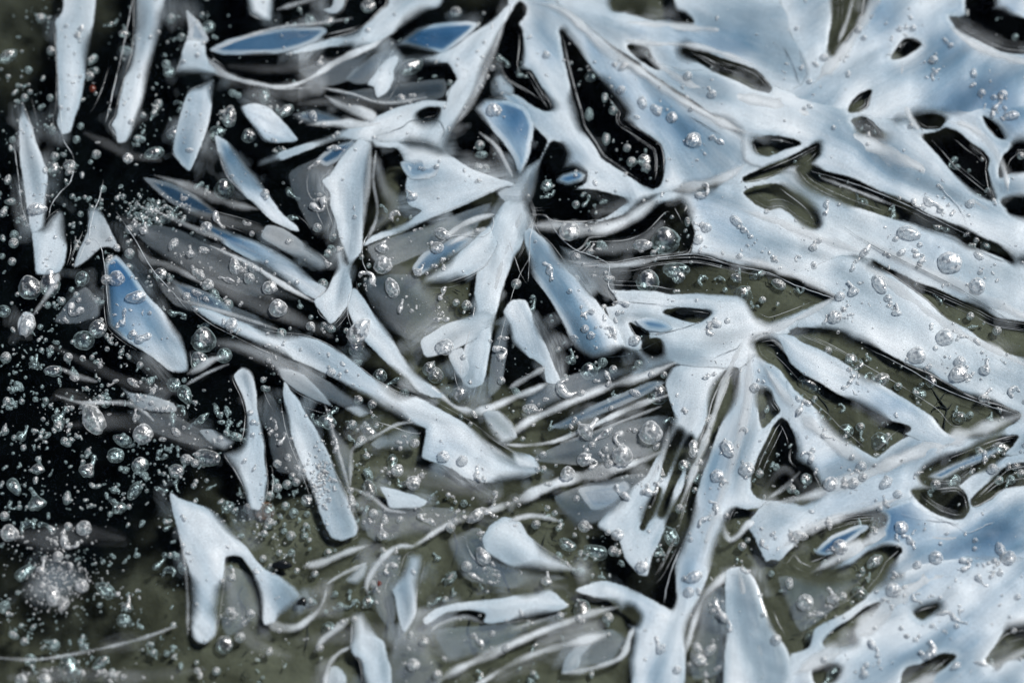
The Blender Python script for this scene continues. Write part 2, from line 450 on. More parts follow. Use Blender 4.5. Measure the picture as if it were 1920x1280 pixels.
# plates: broad ice painted with the pale sky it mirrors, cut by the hollows.  (label, outline, blue)
PLATES = [
 ('shattered pale blue fan plate around the two black slits at top centre', [(975,-10),(1060,-10),(1120,60),(1200,130),(1300,200),(1420,260),(1400,320),(1330,350),(1240,362),(1200,385),(1180,398),(1135,412),(1060,424),(1000,430),(985,400),(960,380),(948,378),(935,362),(965,345),(985,315),(1012,300),(1028,265),(1010,245),(965,200),(930,172),(935,148),(925,120),(938,75),(950,40)], .32),
 ('pale plate along the top edge with a long blue streak and thin slits', [(1000,-10),(1460,-10),(1530,150),(1440,195),(1300,178),(1200,118),(1100,55),(1040,10)], .25),
 ('hazy pale plate in the upper corner with a striped olive gash', [(1450,-10),(1930,-10),(1930,215),(1760,235),(1640,228),(1560,222),(1430,198),(1505,140)], .38),
 ('long pale diagonal slab running to the edge beneath the upper corner plate', [(1400,150),(1560,198),(1650,225),(1740,212),(1930,195),(1930,445),(1900,492),(1840,474),(1700,415),(1560,370),(1490,330),(1395,305),(1380,250),(1300,190),(1200,120)], .28),
 ('broadest smooth pale plate between two dark parallel bars', [(1180,400),(1240,362),(1340,348),(1420,290),(1510,308),(1560,362),(1700,410),(1900,485),(1930,495),(1930,655),(1880,645),(1750,552),(1600,485),(1480,522),(1330,487),(1290,480),(1290,440),(1265,400)], .15),
 ('smooth pale plate just above the long olive bar', [(1300,482),(1480,515),(1580,478),(1640,488),(1760,548),(1930,640),(1930,800),(1900,792),(1800,742),(1600,642),(1500,618),(1430,628),(1395,612),(1440,590),(1560,555)], .1),
 ('horizontal pale sliver plate holding a small blue lens', [(1130,535),(1180,541),(1260,549),(1400,558),(1425,590),(1500,600),(1460,640),(1425,662),(1385,692),(1330,690),(1262,684),(1210,708),(1180,702),(1200,682),(1190,662),(1160,650),(1150,620),(1135,570)], .1),
 ('pale blade between two olive bars that fan out from the star', [(1440,622),(1500,636),(1560,663),(1640,710),(1740,770),(1810,820),(1760,840),(1700,815),(1600,765),(1500,712),(1460,668)], .3),
 ('pale upright column around the dark teardrop hollow', [(1420,640),(1445,672),(1505,740),(1530,800),(1550,905),(1510,955),(1440,950),(1400,955),(1365,985),(1345,1020),(1330,1070),(1300,1145),(1285,1200),(1278,1290),(1212,1290),(1180,1252),(1178,1235),(1186,1190),(1150,1130),(1080,1107),(1110,1094),(1135,1089),(1175,1101),(1210,1118),(1258,1143),(1270,1120),(1267,1050),(1290,970),(1310,890),(1350,780),(1385,690),(1400,650)], .3),
 ('pale plate below the round bubble at the end of the olive bar', [(1475,715),(1560,792),(1640,852),(1680,832),(1720,812),(1820,808),(1930,765),(1930,845),(1860,855),(1780,900),(1720,935),(1640,970),(1560,985),(1500,1012),(1445,1062),(1412,1000),(1400,985),(1440,940),(1525,920),(1500,860),(1478,780)], .3),
 ('pale blue tangled plate around the blue lens near the edge', [(1930,835),(1930,1070),(1760,1066),(1640,1108),(1560,1155),(1530,1092),(1580,1052),(1655,1002),(1635,960),(1720,928),(1850,866)], .5),
 ('blurred pale plate filling the lower corner', [(1930,1050),(1930,1290),(1480,1290),(1485,1222),(1560,1158),(1640,1098),(1760,1048)], .35),
 ('feathered pale strip beside the long narrow olive slit', [(1262,688),(1320,680),(1366,690),(1352,730),(1326,790),(1302,860),(1277,930),(1247,1000),(1224,1045),(1215,1076),(1200,1076),(1175,1050),(1160,1010),(1120,985),(1150,945),(1185,915),(1215,890),(1235,850),(1250,815),(1265,780),(1255,745),(1248,715)], .2),
 ('pale triangular shard with a sharp tip at the top centre', [(957,8),(950,35),(932,80),(915,120),(900,165),(868,212),(850,245),(838,278),(845,300),(800,276),(740,268),(690,266),(640,262),(590,277),(530,300),(485,313),(490,300),(540,282),(600,262),(640,245),(680,232),(740,205),(800,190),(838,192),(838,175),(858,150),(852,135),(840,118),(808,118),(780,110),(820,102),(850,92),(880,68),(910,50),(935,30)], .1),
]
# blades: single pale crystals lying in the dark ice. Mirrored sky is painted into their tones. (label, outline, options)
BLADES = [
 ('pale upright blade beside the topmost corner, chipped near its foot', [(126,-10),(120,15),(107,38),(105,50),(108,100),(110,150),(110,200),(107,228),(117,252),(132,247),(140,220),(150,192),(156,162),(164,112),(172,62),(179,0),(179,-10)], {}),
 ('long smooth pale blade curving down from the top edge to a ragged foot', [(255,-10),(254,50),(250,100),(235,150),(226,188),(220,220),(209,235),(216,248),(222,268),(237,266),(250,250),(260,220),(270,185),(280,140),(292,90),(307,38),(316,-10)], {}),
 ('tapering grey spike with its sharp tip up, near the outer edge', [(40,192),(37,225),(39,300),(43,325),(50,380),(58,425),(62,440),(84,430),(86,400),(88,370),(90,350),(88,325),(80,300),(68,270),(60,237),(47,200)], {}),
 ('stubby pale block below the grey spike', [(62,440),(82,430),(95,410),(112,397),(120,405),(123,445),(125,470),(120,495),(110,512),(70,515),(66,470)], {}),
 ('small pale saddle between the striped fan and the slim blade', [(352,80),(382,82),(386,105),(392,122),(410,142),(335,140),(330,132),(340,110),(347,90)], {}),
 ('small bluish fin above the pale saddle', [(350,22),(375,45),(390,75),(382,82),(352,80),(355,55)], {'b': .6, 'dens': .7}),
 ('slim pale blade cut square at its foot under the saddle', [(355,170),(375,160),(400,150),(400,175),(390,237),(375,280),(356,320),(340,308),(325,285),(332,245),(342,207)], {'b': .2}),
 ('pale scrap at the top edge left of the blue lens', [(455,-10),(512,-10),(512,32),(495,42),(478,35),(465,20)], {}),
 ('bluish triangular shard with fine growth lines', [(452,202),(480,197),(505,205),(525,225),(557,265),(497,268),(480,245),(462,220)], {'b': .35}),
 ('narrow pale blade slanting down from the grey bubbles', [(405,258),(425,268),(440,280),(470,320),(485,335),(505,370),(530,405),(555,425),(560,435),(545,432),(510,415),(480,385),(455,365),(425,335),(412,300)], {'b': .3}),
 ('pale wedge that forks around the blue lens at the top', [(537,103),(585,85),(640,70),(670,60),(695,42),(717,20),(730,5),(740,-10),(850,-10),(830,5),(800,22),(742,60),(700,84),(665,97),(655,88),(620,88),(580,98)], {}),
 ('white curl at the top edge beside the round bubbles', [(600,18),(625,10),(640,-10),(660,-10),(645,10),(622,27)], {'dens': .8}),
 ('tiny pale fin inside the dark triangle', [(740,105),(750,110),(738,135),(738,150),(725,175),(708,185),(702,165),(690,160),(700,145),(720,120)], {'b': .2}),
 ('hourglass shaped pale shard pinched above its pointed foot', [(697,272),(695,320),(687,382),(680,420),(678,470),(662,495),(657,520),(660,545),(652,573),(630,602),(620,607),(605,590),(590,567),(602,557),(615,545),(628,515),(630,503),(626,475),(640,465),(648,490),(652,495),(640,460),(630,415),(620,387),(620,365),(605,342),(620,330),(640,300),(660,275),(675,262)], {'b': .12}),
 ('pale arch with a blue heart beside the olive gap', [(757,300),(765,330),(762,350),(766,385),(792,398),(760,420),(700,445),(683,462),(720,447),(760,435),(800,415),(850,395),(900,372),(945,352),(972,350),(935,338),(885,320),(855,302),(840,288),(800,274),(760,270),(720,270),(700,266),(705,278),(745,280)], {'b': .15}),
 ('pale star ray reaching straight down from the central node', [(948,378),(925,408),(912,440),(900,480),(893,530),(888,580),(880,620),(866,670),(862,700),(868,722),(882,730),(905,720),(912,690),(920,640),(930,590),(945,530),(960,492),(975,465),(988,430),(998,405),(985,372)], {'b': .08}),
 ('pale wedge jutting sideways from the star ray', [(918,425),(880,460),(840,490),(800,518),(796,532),(840,532),(875,520),(908,500),(932,460)], {'b': .1}),
 ('pale sliver crossing the foot of the star ray', [(790,640),(832,612),(870,598),(905,582),(928,595),(905,628),(850,657),(800,670)], {'dens': .9}),
 ('small pale tooth under the sliver of the star ray', [(842,664),(866,655),(880,690),(868,715),(852,700)], {'dens': .8}),
 ('pale blue ray slanting down from the central node', [(983,440),(995,428),(1008,440),(1030,460),(1060,500),(1100,545),(1135,590),(1158,620),(1172,650),(1145,668),(1110,674),(1085,660),(1070,640),(1060,615),(1030,560),(997,515),(990,480)], {'b': .3}),
 ('short pale shard standing between two black gaps', [(945,585),(960,565),(985,565),(997,590),(1010,615),(1022,645),(1040,690),(1050,712),(1045,720),(1025,718),(1020,690),(1000,672),(992,670),(975,655),(960,640),(955,610)], {'b': .15}),
 ('longest diagonal blade crossing the centre with a triangular blue foot', [(360,575),(400,585),(450,605),(510,625),(570,630),(620,650),(670,687),(705,715),(745,738),(780,745),(830,772),(880,800),(915,828),(950,850),(990,872),(1015,882),(985,898),(940,905),(905,905),(870,895),(850,880),(825,870),(793,858),(797,830),(799,803),(770,795),(740,778),(715,765),(690,745),(660,728),(620,705),(565,680),(500,655),(440,625),(400,605)], {'b': .12}),
 ('pale blade lying along the upper side of the longest diagonal blade', [(655,552),(665,543),(680,560),(697,585),(717,607),(730,627),(740,645),(755,670),(780,700),(805,722),(835,746),(810,745),(775,730),(750,705),(725,680),(700,655),(685,640),(665,610),(653,580)], {'b': .1}),
 ('deep blue shard fading to white at its foot', [(197,500),(217,482),(228,490),(245,510),(262,535),(280,560),(300,580),(320,605),(340,632),(350,665),(352,695),(335,700),(315,693),(275,662),(235,638),(205,612),(200,570)], {'b': .7, 'grad': (210, 540, 330, 690, .95, .05)}),  # the blue fade paints sky mirrored by this shard
 ('forked grey splinter above the deep blue shard', [(165,395),(185,390),(200,420),(217,455),(224,472),(205,464),(188,467),(160,492),(140,502),(150,472),(165,440),(168,415)], {'dens': .75}),
 ('slate blue pane sloping above a striped dark gap', [(375,415),(420,430),(480,453),(510,468),(540,485),(562,500),(592,530),(612,542),(600,557),(590,560),(550,540),(510,512),(480,492),(430,465),(395,440)], {'b': .5, 'dens': .9, 'grad': (400, 430, 520, 500, .95, .4)}),
 ('frosted grey strip over the slate blue pane', [(500,425),(530,430),(575,460),(605,480),(620,500),(600,510),(565,490),(530,470),(490,448)], {'dens': .5}),
 ('narrow upright pale blade above the orange leaf scrap', [(440,705),(455,690),(472,700),(480,740),(482,770),(490,800),(495,830),(495,860),(500,900),(497,930),(488,955),(470,955),(458,920),(440,885),(422,860),(420,850),(440,845),(455,835),(462,810),(465,775),(455,740),(445,720)], {'b': .12}),
 ('smooth pale blade widening downwards beside the heap of round bubbles', [(535,718),(545,735),(557,748),(575,780),(593,808),(610,840),(628,880),(640,905),(652,930),(660,965),(670,990),(665,1005),(640,1013),(622,1007),(610,985),(598,955),(582,910),(565,865),(553,835),(542,800),(535,760),(532,735)], {}),
 ('frosted brownish strip at the head of the widening blade', [(500,668),(530,690),(570,705),(600,735),(622,762),(590,750),(560,735),(530,712)], {'dens': .55}),
 ('pale blade shaped like a bent leg in the lower corner', [(320,925),(335,935),(365,945),(395,955),(420,975),(445,1005),(465,1030),(480,1052),(497,1068),(530,1085),(552,1100),(565,1120),(550,1140),(525,1155),(515,1165),(497,1170),(492,1145),(488,1115),(480,1090),(470,1065),(455,1045),(440,1040),(422,1045),(420,1070),(415,1110),(408,1160),(402,1190),(385,1205),(370,1203),(360,1185),(358,1110),(355,1065),(345,1035),(335,995),(325,960)], {'b': .15}),
 ('pale blade cut by the bottom edge below the pale leaf shape', [(660,1152),(680,1147),(690,1162),(705,1192),(720,1205),(726,1235),(733,1260),(734,1290),(692,1290),(680,1247),(665,1228),(657,1210),(658,1180)], {}),
 ('small white patch at the bottom edge inside a curled ridge', [(612,1290),(617,1265),(630,1250),(650,1275),(658,1290)], {'dens': .8}),
 ('pale leaf shaped blade hanging from the bright junction', [(765,1040),(790,1040),(793,1060),(786,1090),(782,1120),(778,1155),(763,1182),(755,1182),(747,1155),(742,1120),(737,1107),(750,1080),(757,1065)], {'b': .18}),
 ('blurred pale patch beside the leaf shaped blade', [(650,1088),(680,1055),(690,1062),(688,1080),(670,1097)], {'dens': .6}),
 ('smooth pale wing with a pointed end over the olive bed', [(905,1010),(918,988),(945,970),(975,980),(990,1005),(1025,1030),(1052,1047),(1082,1068),(1060,1071),(1020,1071),(960,1063),(930,1047),(912,1035)], {}),
 ('long soft pale tongue over the olive bed', [(795,1160),(818,1142),(855,1132),(900,1127),(945,1122),(997,1110),(1030,1105),(1050,1122),(1064,1137),(1030,1149),(990,1159),(960,1163),(920,1168),(908,1165),(912,1150),(880,1142),(840,1147),(800,1170)], {}),
 ('small soft pale lens over the olive bed below the blue footed blade', [(714,915),(732,917),(760,925),(780,930),(800,940),(792,950),(770,955),(732,952),(725,935)], {}),
 ('tiny pale scrap under the longest diagonal blade', [(648,767),(670,762),(692,776),(675,783)], {'dens': .7}),
 ('grey green pane beside the blue foot of the diagonal blade', [(697,835),(715,820),(745,806),(770,800),(785,815),(780,840),(770,848),(740,846),(710,843)], {'dens': .4, 'b': .2}),
 ('pale smear in the bottom ribs', [(1055,1262),(1060,1235),(1080,1212),(1110,1205),(1090,1230),(1085,1255)], {'dens': .6}),
 ('tall pale column rising from the bottom edge under an arched ridge', [(1362,1072),(1385,1064),(1405,1073),(1420,1098),(1430,1130),(1440,1155),(1448,1175),(1463,1200),(1480,1235),(1490,1290),(1358,1290),(1360,1220),(1360,1140)], {'b': .1}),
 ('pale blurred bar trailing towards the black corner', [(228,728),(245,738),(290,745),(325,758),(330,772),(290,772),(255,760)], {'dens': .55}),
 ('cloudy frost patch in the lower corner', [(35,1110),(60,1060),(95,1035),(150,1055),(175,1090),(155,1120),(100,1147),(60,1140)], {'dens': .3, 'soft': 45}),
 ('dusky grey pane near the narrow upright blade', [(375,810),(400,808),(440,830),(420,847),(400,836)], {'dens': .5, 'b': .4}),
 ('small white knob at the foot of the stubby block', [(35,605),(45,587),(62,590),(60,606),(50,626),(38,628)], {'dens': .75}),
 ('dim bluish triangle between the white knob and the deep blue shard', [(105,603),(130,565),(160,540),(180,560),(187,592),(140,607)], {'dens': .22, 'b': .4}),
 ('pale triangular flap tucked beside the black hollow of the fan plate', [(925,150),(940,140),(962,165),(960,180),(935,175)], {'dens': .85}),
 ('blue heaped patch in the mouth of the black hollow', [(890,207),(910,188),(945,190),(985,205),(1000,240),(990,300),(975,332),(965,300),(945,270),(925,247),(905,227)], {'b': .55}),
]
# panes added to paint blue sky reflections. (label, outline, blue, density)
SKY_PANES = [
 ('deep blue lens of painted sky reflection under the top ridge', [(395,94),(430,76),(480,62),(540,52),(600,52),(612,60),(590,80),(560,92),(520,101),(470,103),(420,103)], .92, .75),
 ('deep blue pane of painted sky reflection inside the pale triangle', [(745,85),(780,55),(830,45),(880,42),(895,48),(880,65),(850,88),(830,100),(790,95),(765,88)], .9, .9),
 ('smoky grey pane of painted sky reflection beside the tiny fin', [(650,150),(665,130),(700,105),(735,95),(745,105),(715,130),(690,155),(670,158)], .5, .3),
 ('small vivid blue lens of painted sky reflection in the olive hollow by the node', [(1043,340),(1055,328),(1085,321),(1098,328),(1090,340),(1065,348)], .95, .95),
 ('blue grey lens of painted sky reflection set in the sliver plate', [(1192,603),(1215,598),(1245,605),(1260,618),(1240,624),(1212,620)], .75, .95),
 ('painted sky-blue heart of the pale arch', [(752,308),(790,300),(830,318),(812,335),(770,338)], .55, .9),
 ('blue pane of painted sky reflection tucked under the star ray', [(775,500),(800,470),(840,448),(878,445),(885,452),(850,480),(805,512),(780,515)], .62, .75),
 ('small smoky blue pane of painted sky reflection under the pale wing', [(1085,918),(1130,908),(1172,903),(1182,918),(1152,950),(1110,955)], .6, .6),
 ('dark blue pane of painted sky reflection between two long pale ridges', [(1035,800),(1080,775),(1150,745),(1225,715),(1245,718),(1200,745),(1130,775),(1065,803)], .85, .45),
 ('deep blue sky-painted core of the lens near the edge', [(1740,893),(1790,868),(1850,845),(1880,838),(1850,862),(1800,882),(1765,900)], .97, .8),
 ('deep blue sky-painted core of the lower blurred lens', [(1528,1035),(1560,1005),(1610,985),(1628,988),(1600,1010),(1565,1035),(1545,1042)], .95, .85),
 ('smoky blue sliver of painted sky reflection across the dark stripes', [(310,520),(350,535),(400,555),(435,585),(400,582),(350,560)], .85, .35),
 ('smoky blue pane of painted sky reflection under the frost cluster', [(270,335),(320,345),(380,375),(420,410),(380,405),(320,380)], .85, .32),
 ('small blue chip of painted sky reflection in the dark beneath the bluish shard', [(550,215),(590,205),(640,222),(640,232),(600,236),(565,230)], .7, .4),
 ('painted blue glint in the dark beside the hourglass shard', [(595,300),(625,275),(660,265),(665,272),(640,298),(612,312)], .9, .55),
]
# ridges: thin raised white ribs.  (label, path, half widths, density)
RIDGES = [
 ('rib trailing from the forked wedge down to the dark stripes', [(742,58),(700,84),(650,108),(620,124),(585,146),(550,161),(515,164),(480,158)], [8,6,6,5,4,4,3,2], 1),
 ('striped fan of ribs sweeping from the pale saddle', [(388,110),(410,135),(445,150),(480,158),(530,167),(580,166)], [9,7,5,4,3,2], .7),
 ('thin rib arching over the blue lens', [(398,98),(450,75),(520,54),(600,45),(660,36)], [2,2,2,2,2], .6),
 ('short feathered rib joining the triangular shard', [(610,182),(640,200),(680,213),(705,224)], [5,7,10,12], .8),
 ('pale rib below the feathered one', [(575,235),(630,232),(690,236),(730,228)], [3,8,9,8], .85),
 ('white rib under the slate blue pane', [(395,462),(440,482),(480,503),(540,540),(592,568)], [2,3,4,4,4], .8),
 ('frosted rib crossing the dark above the slate blue pane', [(290,330),(350,350),(400,372),(440,385),(485,394)], [4,9,10,7,4], .4),
 ('second frosted rib below the frost cluster', [(255,385),(310,405),(370,432),(430,455),(480,475)], [2,4,5,4,3], .3),
 ('third frosted rib above the row of bubbles', [(258,468),(275,488),(310,497),(345,512),(385,535)], [5,7,7,6,3], .5),
 ('fourth frosted rib running into the longest diagonal blade', [(330,560),(380,575),(440,592),(520,618)], [2,3,3,2], .5),
 ('rib that crosses the centre under the blue ray', [(1268,680),(1210,705),(1150,722),(1100,742),(1035,770),(992,790),(960,812),(935,832)], [9,8,7,7,7,8,8,8], .95),
 ('sharp white rib above the antler shaped bubble', [(1252,742),(1185,765),(1120,795),(1045,827),(985,836),(945,834)], [6,5,4,3,3,4], .9),
 ('faint twin of the sharp white rib', [(1240,762),(1180,785),(1110,812),(1050,832)], [2,2,2,2], .5),
 ('white rib reaching the short pale shard', [(875,777),(920,765),(960,748),(1000,732),(1028,718)], [9,8,7,6,4], .9),
 ('short rib beside the short pale shard', [(955,728),(990,708),(1022,690)], [4,5,4], .7),
 ('thin rib joining two blades at the fluted bubble', [(800,722),(830,745),(855,765),(888,772)], [6,5,4,6], .9),
 ('long bright rib sweeping from the feathered strip to the bright junction', [(1245,845),(1190,868),(1130,885),(1070,898),(1020,915),(980,935),(940,950),(900,963),(860,975),(820,995),(795,1012),(772,1026)], [14,13,12,12,11,8,6,5,5,5,7,9], .95),
 ('curved rib dropping from the bright junction', [(775,1024),(745,1026),(720,1045),(700,1070),(688,1095),(690,1115)], [8,6,6,6,5,3], .85),
 ('blurred rib between the hooked rib and the junction', [(570,1062),(605,1055),(650,1036),(700,1020)], [7,6,6,4], .7),
 ('thin double rib below the blurred rib', [(612,1096),(640,1078),(690,1055)], [2,2,3], .7),
 ('hooked white rib at the foot of the leg shaped blade', [(497,1160),(520,1175),(555,1176),(580,1160),(600,1140),(610,1115),(612,1096)], [10,9,8,7,5,3,2], .9),
 ('rib leading down from the cut blade', [(660,1155),(630,1180),(605,1200),(590,1222)], [6,7,5,3], .6),
 ('curled rib at the bottom edge', [(657,1213),(635,1225),(618,1245),(612,1275),(612,1300)], [4,4,5,6,6], .85),
 ('thin white rib above the pale wing', [(955,977),(990,968),(1020,970),(1052,979)], [5,4,4,2], .8),
 ('thin arched rib below the soft tongue', [(805,1187),(820,1172),(850,1160),(880,1158),(905,1168)], [3,4,4,4,3], .75),
 ('long rib crossing the bottom centre', [(800,1290),(850,1260),(900,1235),(960,1208),(1010,1186),(1060,1168),(1110,1150),(1158,1138)], [6,7,8,8,7,8,8,9], .9),
 ('lower rib running parallel at the bottom', [(870,1300),(915,1272),(960,1245),(1020,1220),(1080,1205),(1145,1188)], [6,6,6,7,9,12], .8),
 ('bent rib around the dark pocket at the bottom', [(1055,1262),(1100,1256),(1150,1240),(1170,1225),(1180,1195),(1188,1178)], [7,5,4,5,6,7], .85),
 ('arched rib leaning on the tall pale column', [(1402,1067),(1372,1072),(1345,1092),(1322,1118),(1305,1155),(1292,1198),(1282,1235)], [11,9,8,7,6,6,4], .85),
 ('tiny white rib hooking off the upright column', [(1356,985),(1362,1005),(1370,1012),(1385,1003),(1400,986),(1415,978)], [7,5,4,4,5,8], .9),
 ('blurred arched rib beside the large bubbles', [(352,702),(375,690),(400,675),(432,668)], [4,6,6,4], .6),
 ('hair thin rib under the blurred arch', [(350,722),(390,700),(428,684)], [2,2,2], .55),
 ('white hair rib across the black corner', [(105,742),(150,755),(200,755),(240,757),(265,768),(288,788)], [1.5,2.5,3,4,3,2], .7),
 ('faint blue streak in the black corner', [(112,690),(145,706),(182,716)], [2,4,2], .3),
 ('faint hair rib along the bottom corner', [(-20,1232),(60,1237),(130,1228),(200,1214),(270,1196),(330,1174)], [3,2,2,2,3,3], .5),
 ('brown edged thin rib around the grey green pane', [(790,790),(745,797),(710,815),(680,830),(661,845),(658,875),(657,910)], [2,3,3,3,3,3,2], .6),
 ('rib from the stubby block down to the white knob', [(110,512),(100,535),(85,560),(62,592)], [8,5,4,4], .6),
 ('blurred rib between the olive hollow and the fan plate', [(985,425),(1040,425),(1100,432),(1150,425),(1190,405),(1230,375)], [8,14,12,14,14,12], .95),
 ('pale rib edging the dark centre hollow', [(1065,490),(1110,498),(1150,500),(1200,494),(1230,487)], [3,4,5,5,3], .9),
 ('sharp rib splitting the two olive bars beside the star', [(1410,640),(1450,620),(1500,596),(1540,575),(1562,560)], [3,6,5,4,2], .9),
 ('frosted bar through the lower blurred hollow', [(1520,1074),(1560,1052),(1600,1030),(1650,1005),(1690,985)], [3,10,13,16,18], .75),
]
RIDGES += [
 ('pale rib over the blue pane beside the star ray', [(826,455),(860,427),(895,411),(928,403)], [3,7,7,5], .85),
 ('second pale rib over the blue pane', [(838,462),(878,441),(914,430)], [2,5,6], .8),
 ('white rib at the top edge beside the forked wedge', [(520,20),(560,8),(600,-5),(640,-30)], [3,4,5,4], .5),
 ('fine white rib within the striped gash', [(1600,-5),(1588,40),(1572,80)], [3,3,2], .6),
 ('fine white rib through the bubbled dark bar', [(1540,335),(1600,357),(1670,385)], [1.5,2,1.5], .5),
 ('thin white rib above the small soft lens', [(660,915),(700,935),(725,955),(760,962)], [2,3,3,2], .5),
 ('thin white rib beside the dark teardrop hollow', [(1440,935),(1470,915),(1500,885)], [2,3,1.5], .5),
 ('bowed white rib in the dark gap under the fan plate', [(900,250),(930,275),(950,310),(962,335)], [2,3,3,2], .6),
 ('bowed white rib near the hourglass shard', [(705,285),(700,340),(708,400),(690,450)], [2,2,2,2], .5),
 ('white rib fanning over the narrow slit', [(1255,800),(1240,860),(1215,910)], [4,5,4], .6),
 ('thin white rib below the tiny fin', [(600,166),(660,178),(720,195),(800,185)], [1.5,2,2,1.5], .5),
 ('thin white rib beside the widening blade', [(610,760),(630,830),(650,900),(665,960)], [1.5,2,2,1.5], .45),
 ('thin white rib beside the leg shaped blade', [(330,960),(345,1040),(352,1120),(352,1190)], [1.5,2,2,1.5], .4),
 ('thin white rib beside the soft tongue', [(960,1180),(1010,1165),(1060,1150)], [1.5,2.5,1.5], .5),
]
RIDGES += [
 ('long white band along the upper side of the fan plate', [(1000,5),(1060,25),(1130,88),(1200,135),(1280,190),(1370,240),(1420,255)], [5,9,11,10,9,8,5], .8),
 ('white band under the top edge slit', [(1110,28),(1160,42),(1230,50),(1300,54),(1400,62),(1465,85)], [5,8,9,8,7,5], .8),
 ('white band between the blue streak and the thin slit', [(1165,76),(1220,84),(1290,86),(1350,100),(1420,125)], [4,7,6,5,4], .75),
 ('broadest bright band sweeping across the diagonal slab', [(1190,88),(1250,135),(1330,172),(1430,192),(1510,214),(1580,250),(1650,282),(1730,318),(1800,362),(1870,405),(1960,450)], [6,12,14,16,17,16,15,14,12,10,8], .85),
 ('bright band beside the striped gash', [(1520,165),(1570,110),(1605,65),(1640,0),(1660,-60)], [10,13,12,11,8], .75),
 ('bright band rising to the small slit of the corner plate', [(1530,155),(1590,130),(1640,108),(1690,80)], [9,11,10,6], .7),
 ('bright band under the black hollow of the corner', [(1772,40),(1800,70),(1860,102),(1960,126)], [6,8,9,7], .75),
 ('upright white band in the corner plate', [(1692,115),(1690,165),(1702,215),(1730,258)], [6,9,8,6], .75),
 ('white band hugging the hollow of the diagonal slab', [(1780,230),(1818,240),(1858,274),(1882,322),(1890,360)], [5,7,7,6,5], .8),
 ('white band gathering at the left end of the dark bar', [(1235,362),(1290,352),(1340,340),(1375,325),(1400,305)], [6,9,10,8,5], .75),
 ('white band fanning below the olive leaf hollow', [(1385,392),(1440,412),(1510,438),(1580,462),(1640,482)], [5,8,9,8,4], .6),
 ('white band above the dark centre bar', [(1300,470),(1380,485),(1450,502),(1520,530),(1575,562)], [5,8,9,8,5], .75),
 ('white band above the outer dark bar', [(1600,440),(1690,488),(1790,534),(1880,575),(1960,615)], [5,9,10,9,7], .6),
 ('white band below the outer dark bar', [(1590,490),(1660,525),(1730,580),(1820,636),(1900,675),(1970,710)], [6,10,11,11,9,7], .65),
 ('white ray falling from the star beside the narrow slit', [(1395,640),(1365,700),(1335,790),(1302,880),(1275,950)], [8,7,7,6,4], .7),
 ('white ray falling along the pale column', [(1405,650),(1402,750),(1375,860),(1340,965),(1318,1040)], [8,10,11,10,6], .6),
 ('white ray between the slanting bar and the teardrop', [(1415,660),(1465,735),(1530,805),(1600,855),(1670,885)], [7,9,11,11,7], .7),
 ('white ray between the two olive bars', [(1445,635),(1520,688),(1610,742),(1700,795)], [6,8,8,5], .65),
 ('broad white band rising to the outer edge above the blue lens', [(1440,946),(1520,930),(1600,900),(1710,852),(1820,812),(1960,765)], [8,12,16,17,15,12], .8),
 ('white band above the blurred blue lens', [(1460,1030),(1520,992),(1600,962),(1700,930)], [6,10,10,6], .7),
 ('broad blurred white band across the corner plate', [(1480,1270),(1560,1222),(1640,1160),(1720,1100),(1800,1070)], [12,20,22,18,10], .7),
 ('blurred white band at the bottom of the corner plate', [(1640,1310),(1760,1270),(1860,1250),(1960,1200)], [10,14,14,10], .6),
 ('thin white band beside the tangled plate', [(1700,1000),(1770,1010),(1850,1000),(1940,1010)], [4,7,7,5], .5),
 ('short white band in the triangular shard', [(948,35),(920,110),(890,180),(855,235)], [4,7,7,5], .6),
 ('white band along the head of the hourglass shard', [(695,275),(690,340),(680,410),(672,470)], [4,6,5,4], .6),
 ('white band down the middle of the star ray', [(985,385),(958,450),(935,520),(918,600),(900,690)], [6,7,7,6,4], .6),
 ('white band along the longest diagonal blade', [(560,648),(650,690),(740,742),(820,782),(900,830),(980,876)], [4,7,9,9,8,5], .65),
 ('white band along the blue ray', [(1000,440),(1050,500),(1100,560),(1150,625)], [4,5,5,4], .5),
 ('white band along the tall bottom column', [(1385,1070),(1400,1130),(1420,1200),(1440,1290)], [6,8,8,7], .5),
]
BLADES += [
 ('pale patch where the centre ribs meet', [(905,775),(935,772),(960,795),(968,822),(942,838),(920,815)], {'dens': .8}),
 ('pale scrap beside the bright sweeping rib', [(960,845),(1000,858),(1012,880),(985,888),(962,880)], {}),
]
SKY_BLUE_SPOTS = [(1110,90,35,.4),(1170,160,45,.5),(1230,220,45,.55),(1290,255,40,.5),(1200,62,25,.4),(1280,75,35,.4),(1380,95,40,.55),(1330,85,30,.4),  # blue sky mirrored by the ice, painted as tinted spots
 (1770,200,60,.5),(1870,190,60,.6),(1680,60,60,.3),(1650,30,40,.3),(1780,90,50,.35),(1820,-20,50,.5),(1900,20,40,.6),(1900,240,40,.4),(1320,400,45,.5),(1370,430,50,.3),(1310,370,25,.3),
 (1550,310,60,.25),(1640,330,60,.25),(1750,470,60,.2),(1530,840,45,.45),(1650,752,40,.5),(1690,770,30,.3),(1590,960,50,.35),(1700,970,50,.5),(1650,990,40,.5),(1870,1000,50,.45),(1800,1040,60,.3),
 (1750,1110,60,.3),(1860,1110,70,.35),(1800,1190,60,.3),(1690,1230,50,.2),(1310,1060,40,.35),(1290,1100,30,.3),(1210,1150,30,.35),(1210,1240,40,.35),(1265,770,20,.35),(1290,760,15,.3),
 (1000,80,40,.15),(1030,110,25,.3),(960,205,30,.4),(975,240,30,.3),(1090,300,40,.15),(1440,720,30,.15),(860,845,45,.2),(830,835,30,.2),(1060,560,45,.15),(1110,620,40,.25),(480,220,20,.2),(1340,870,40,.25),(1340,940,40,.25),(430,295,20,.3),(870,100,30,.3)]

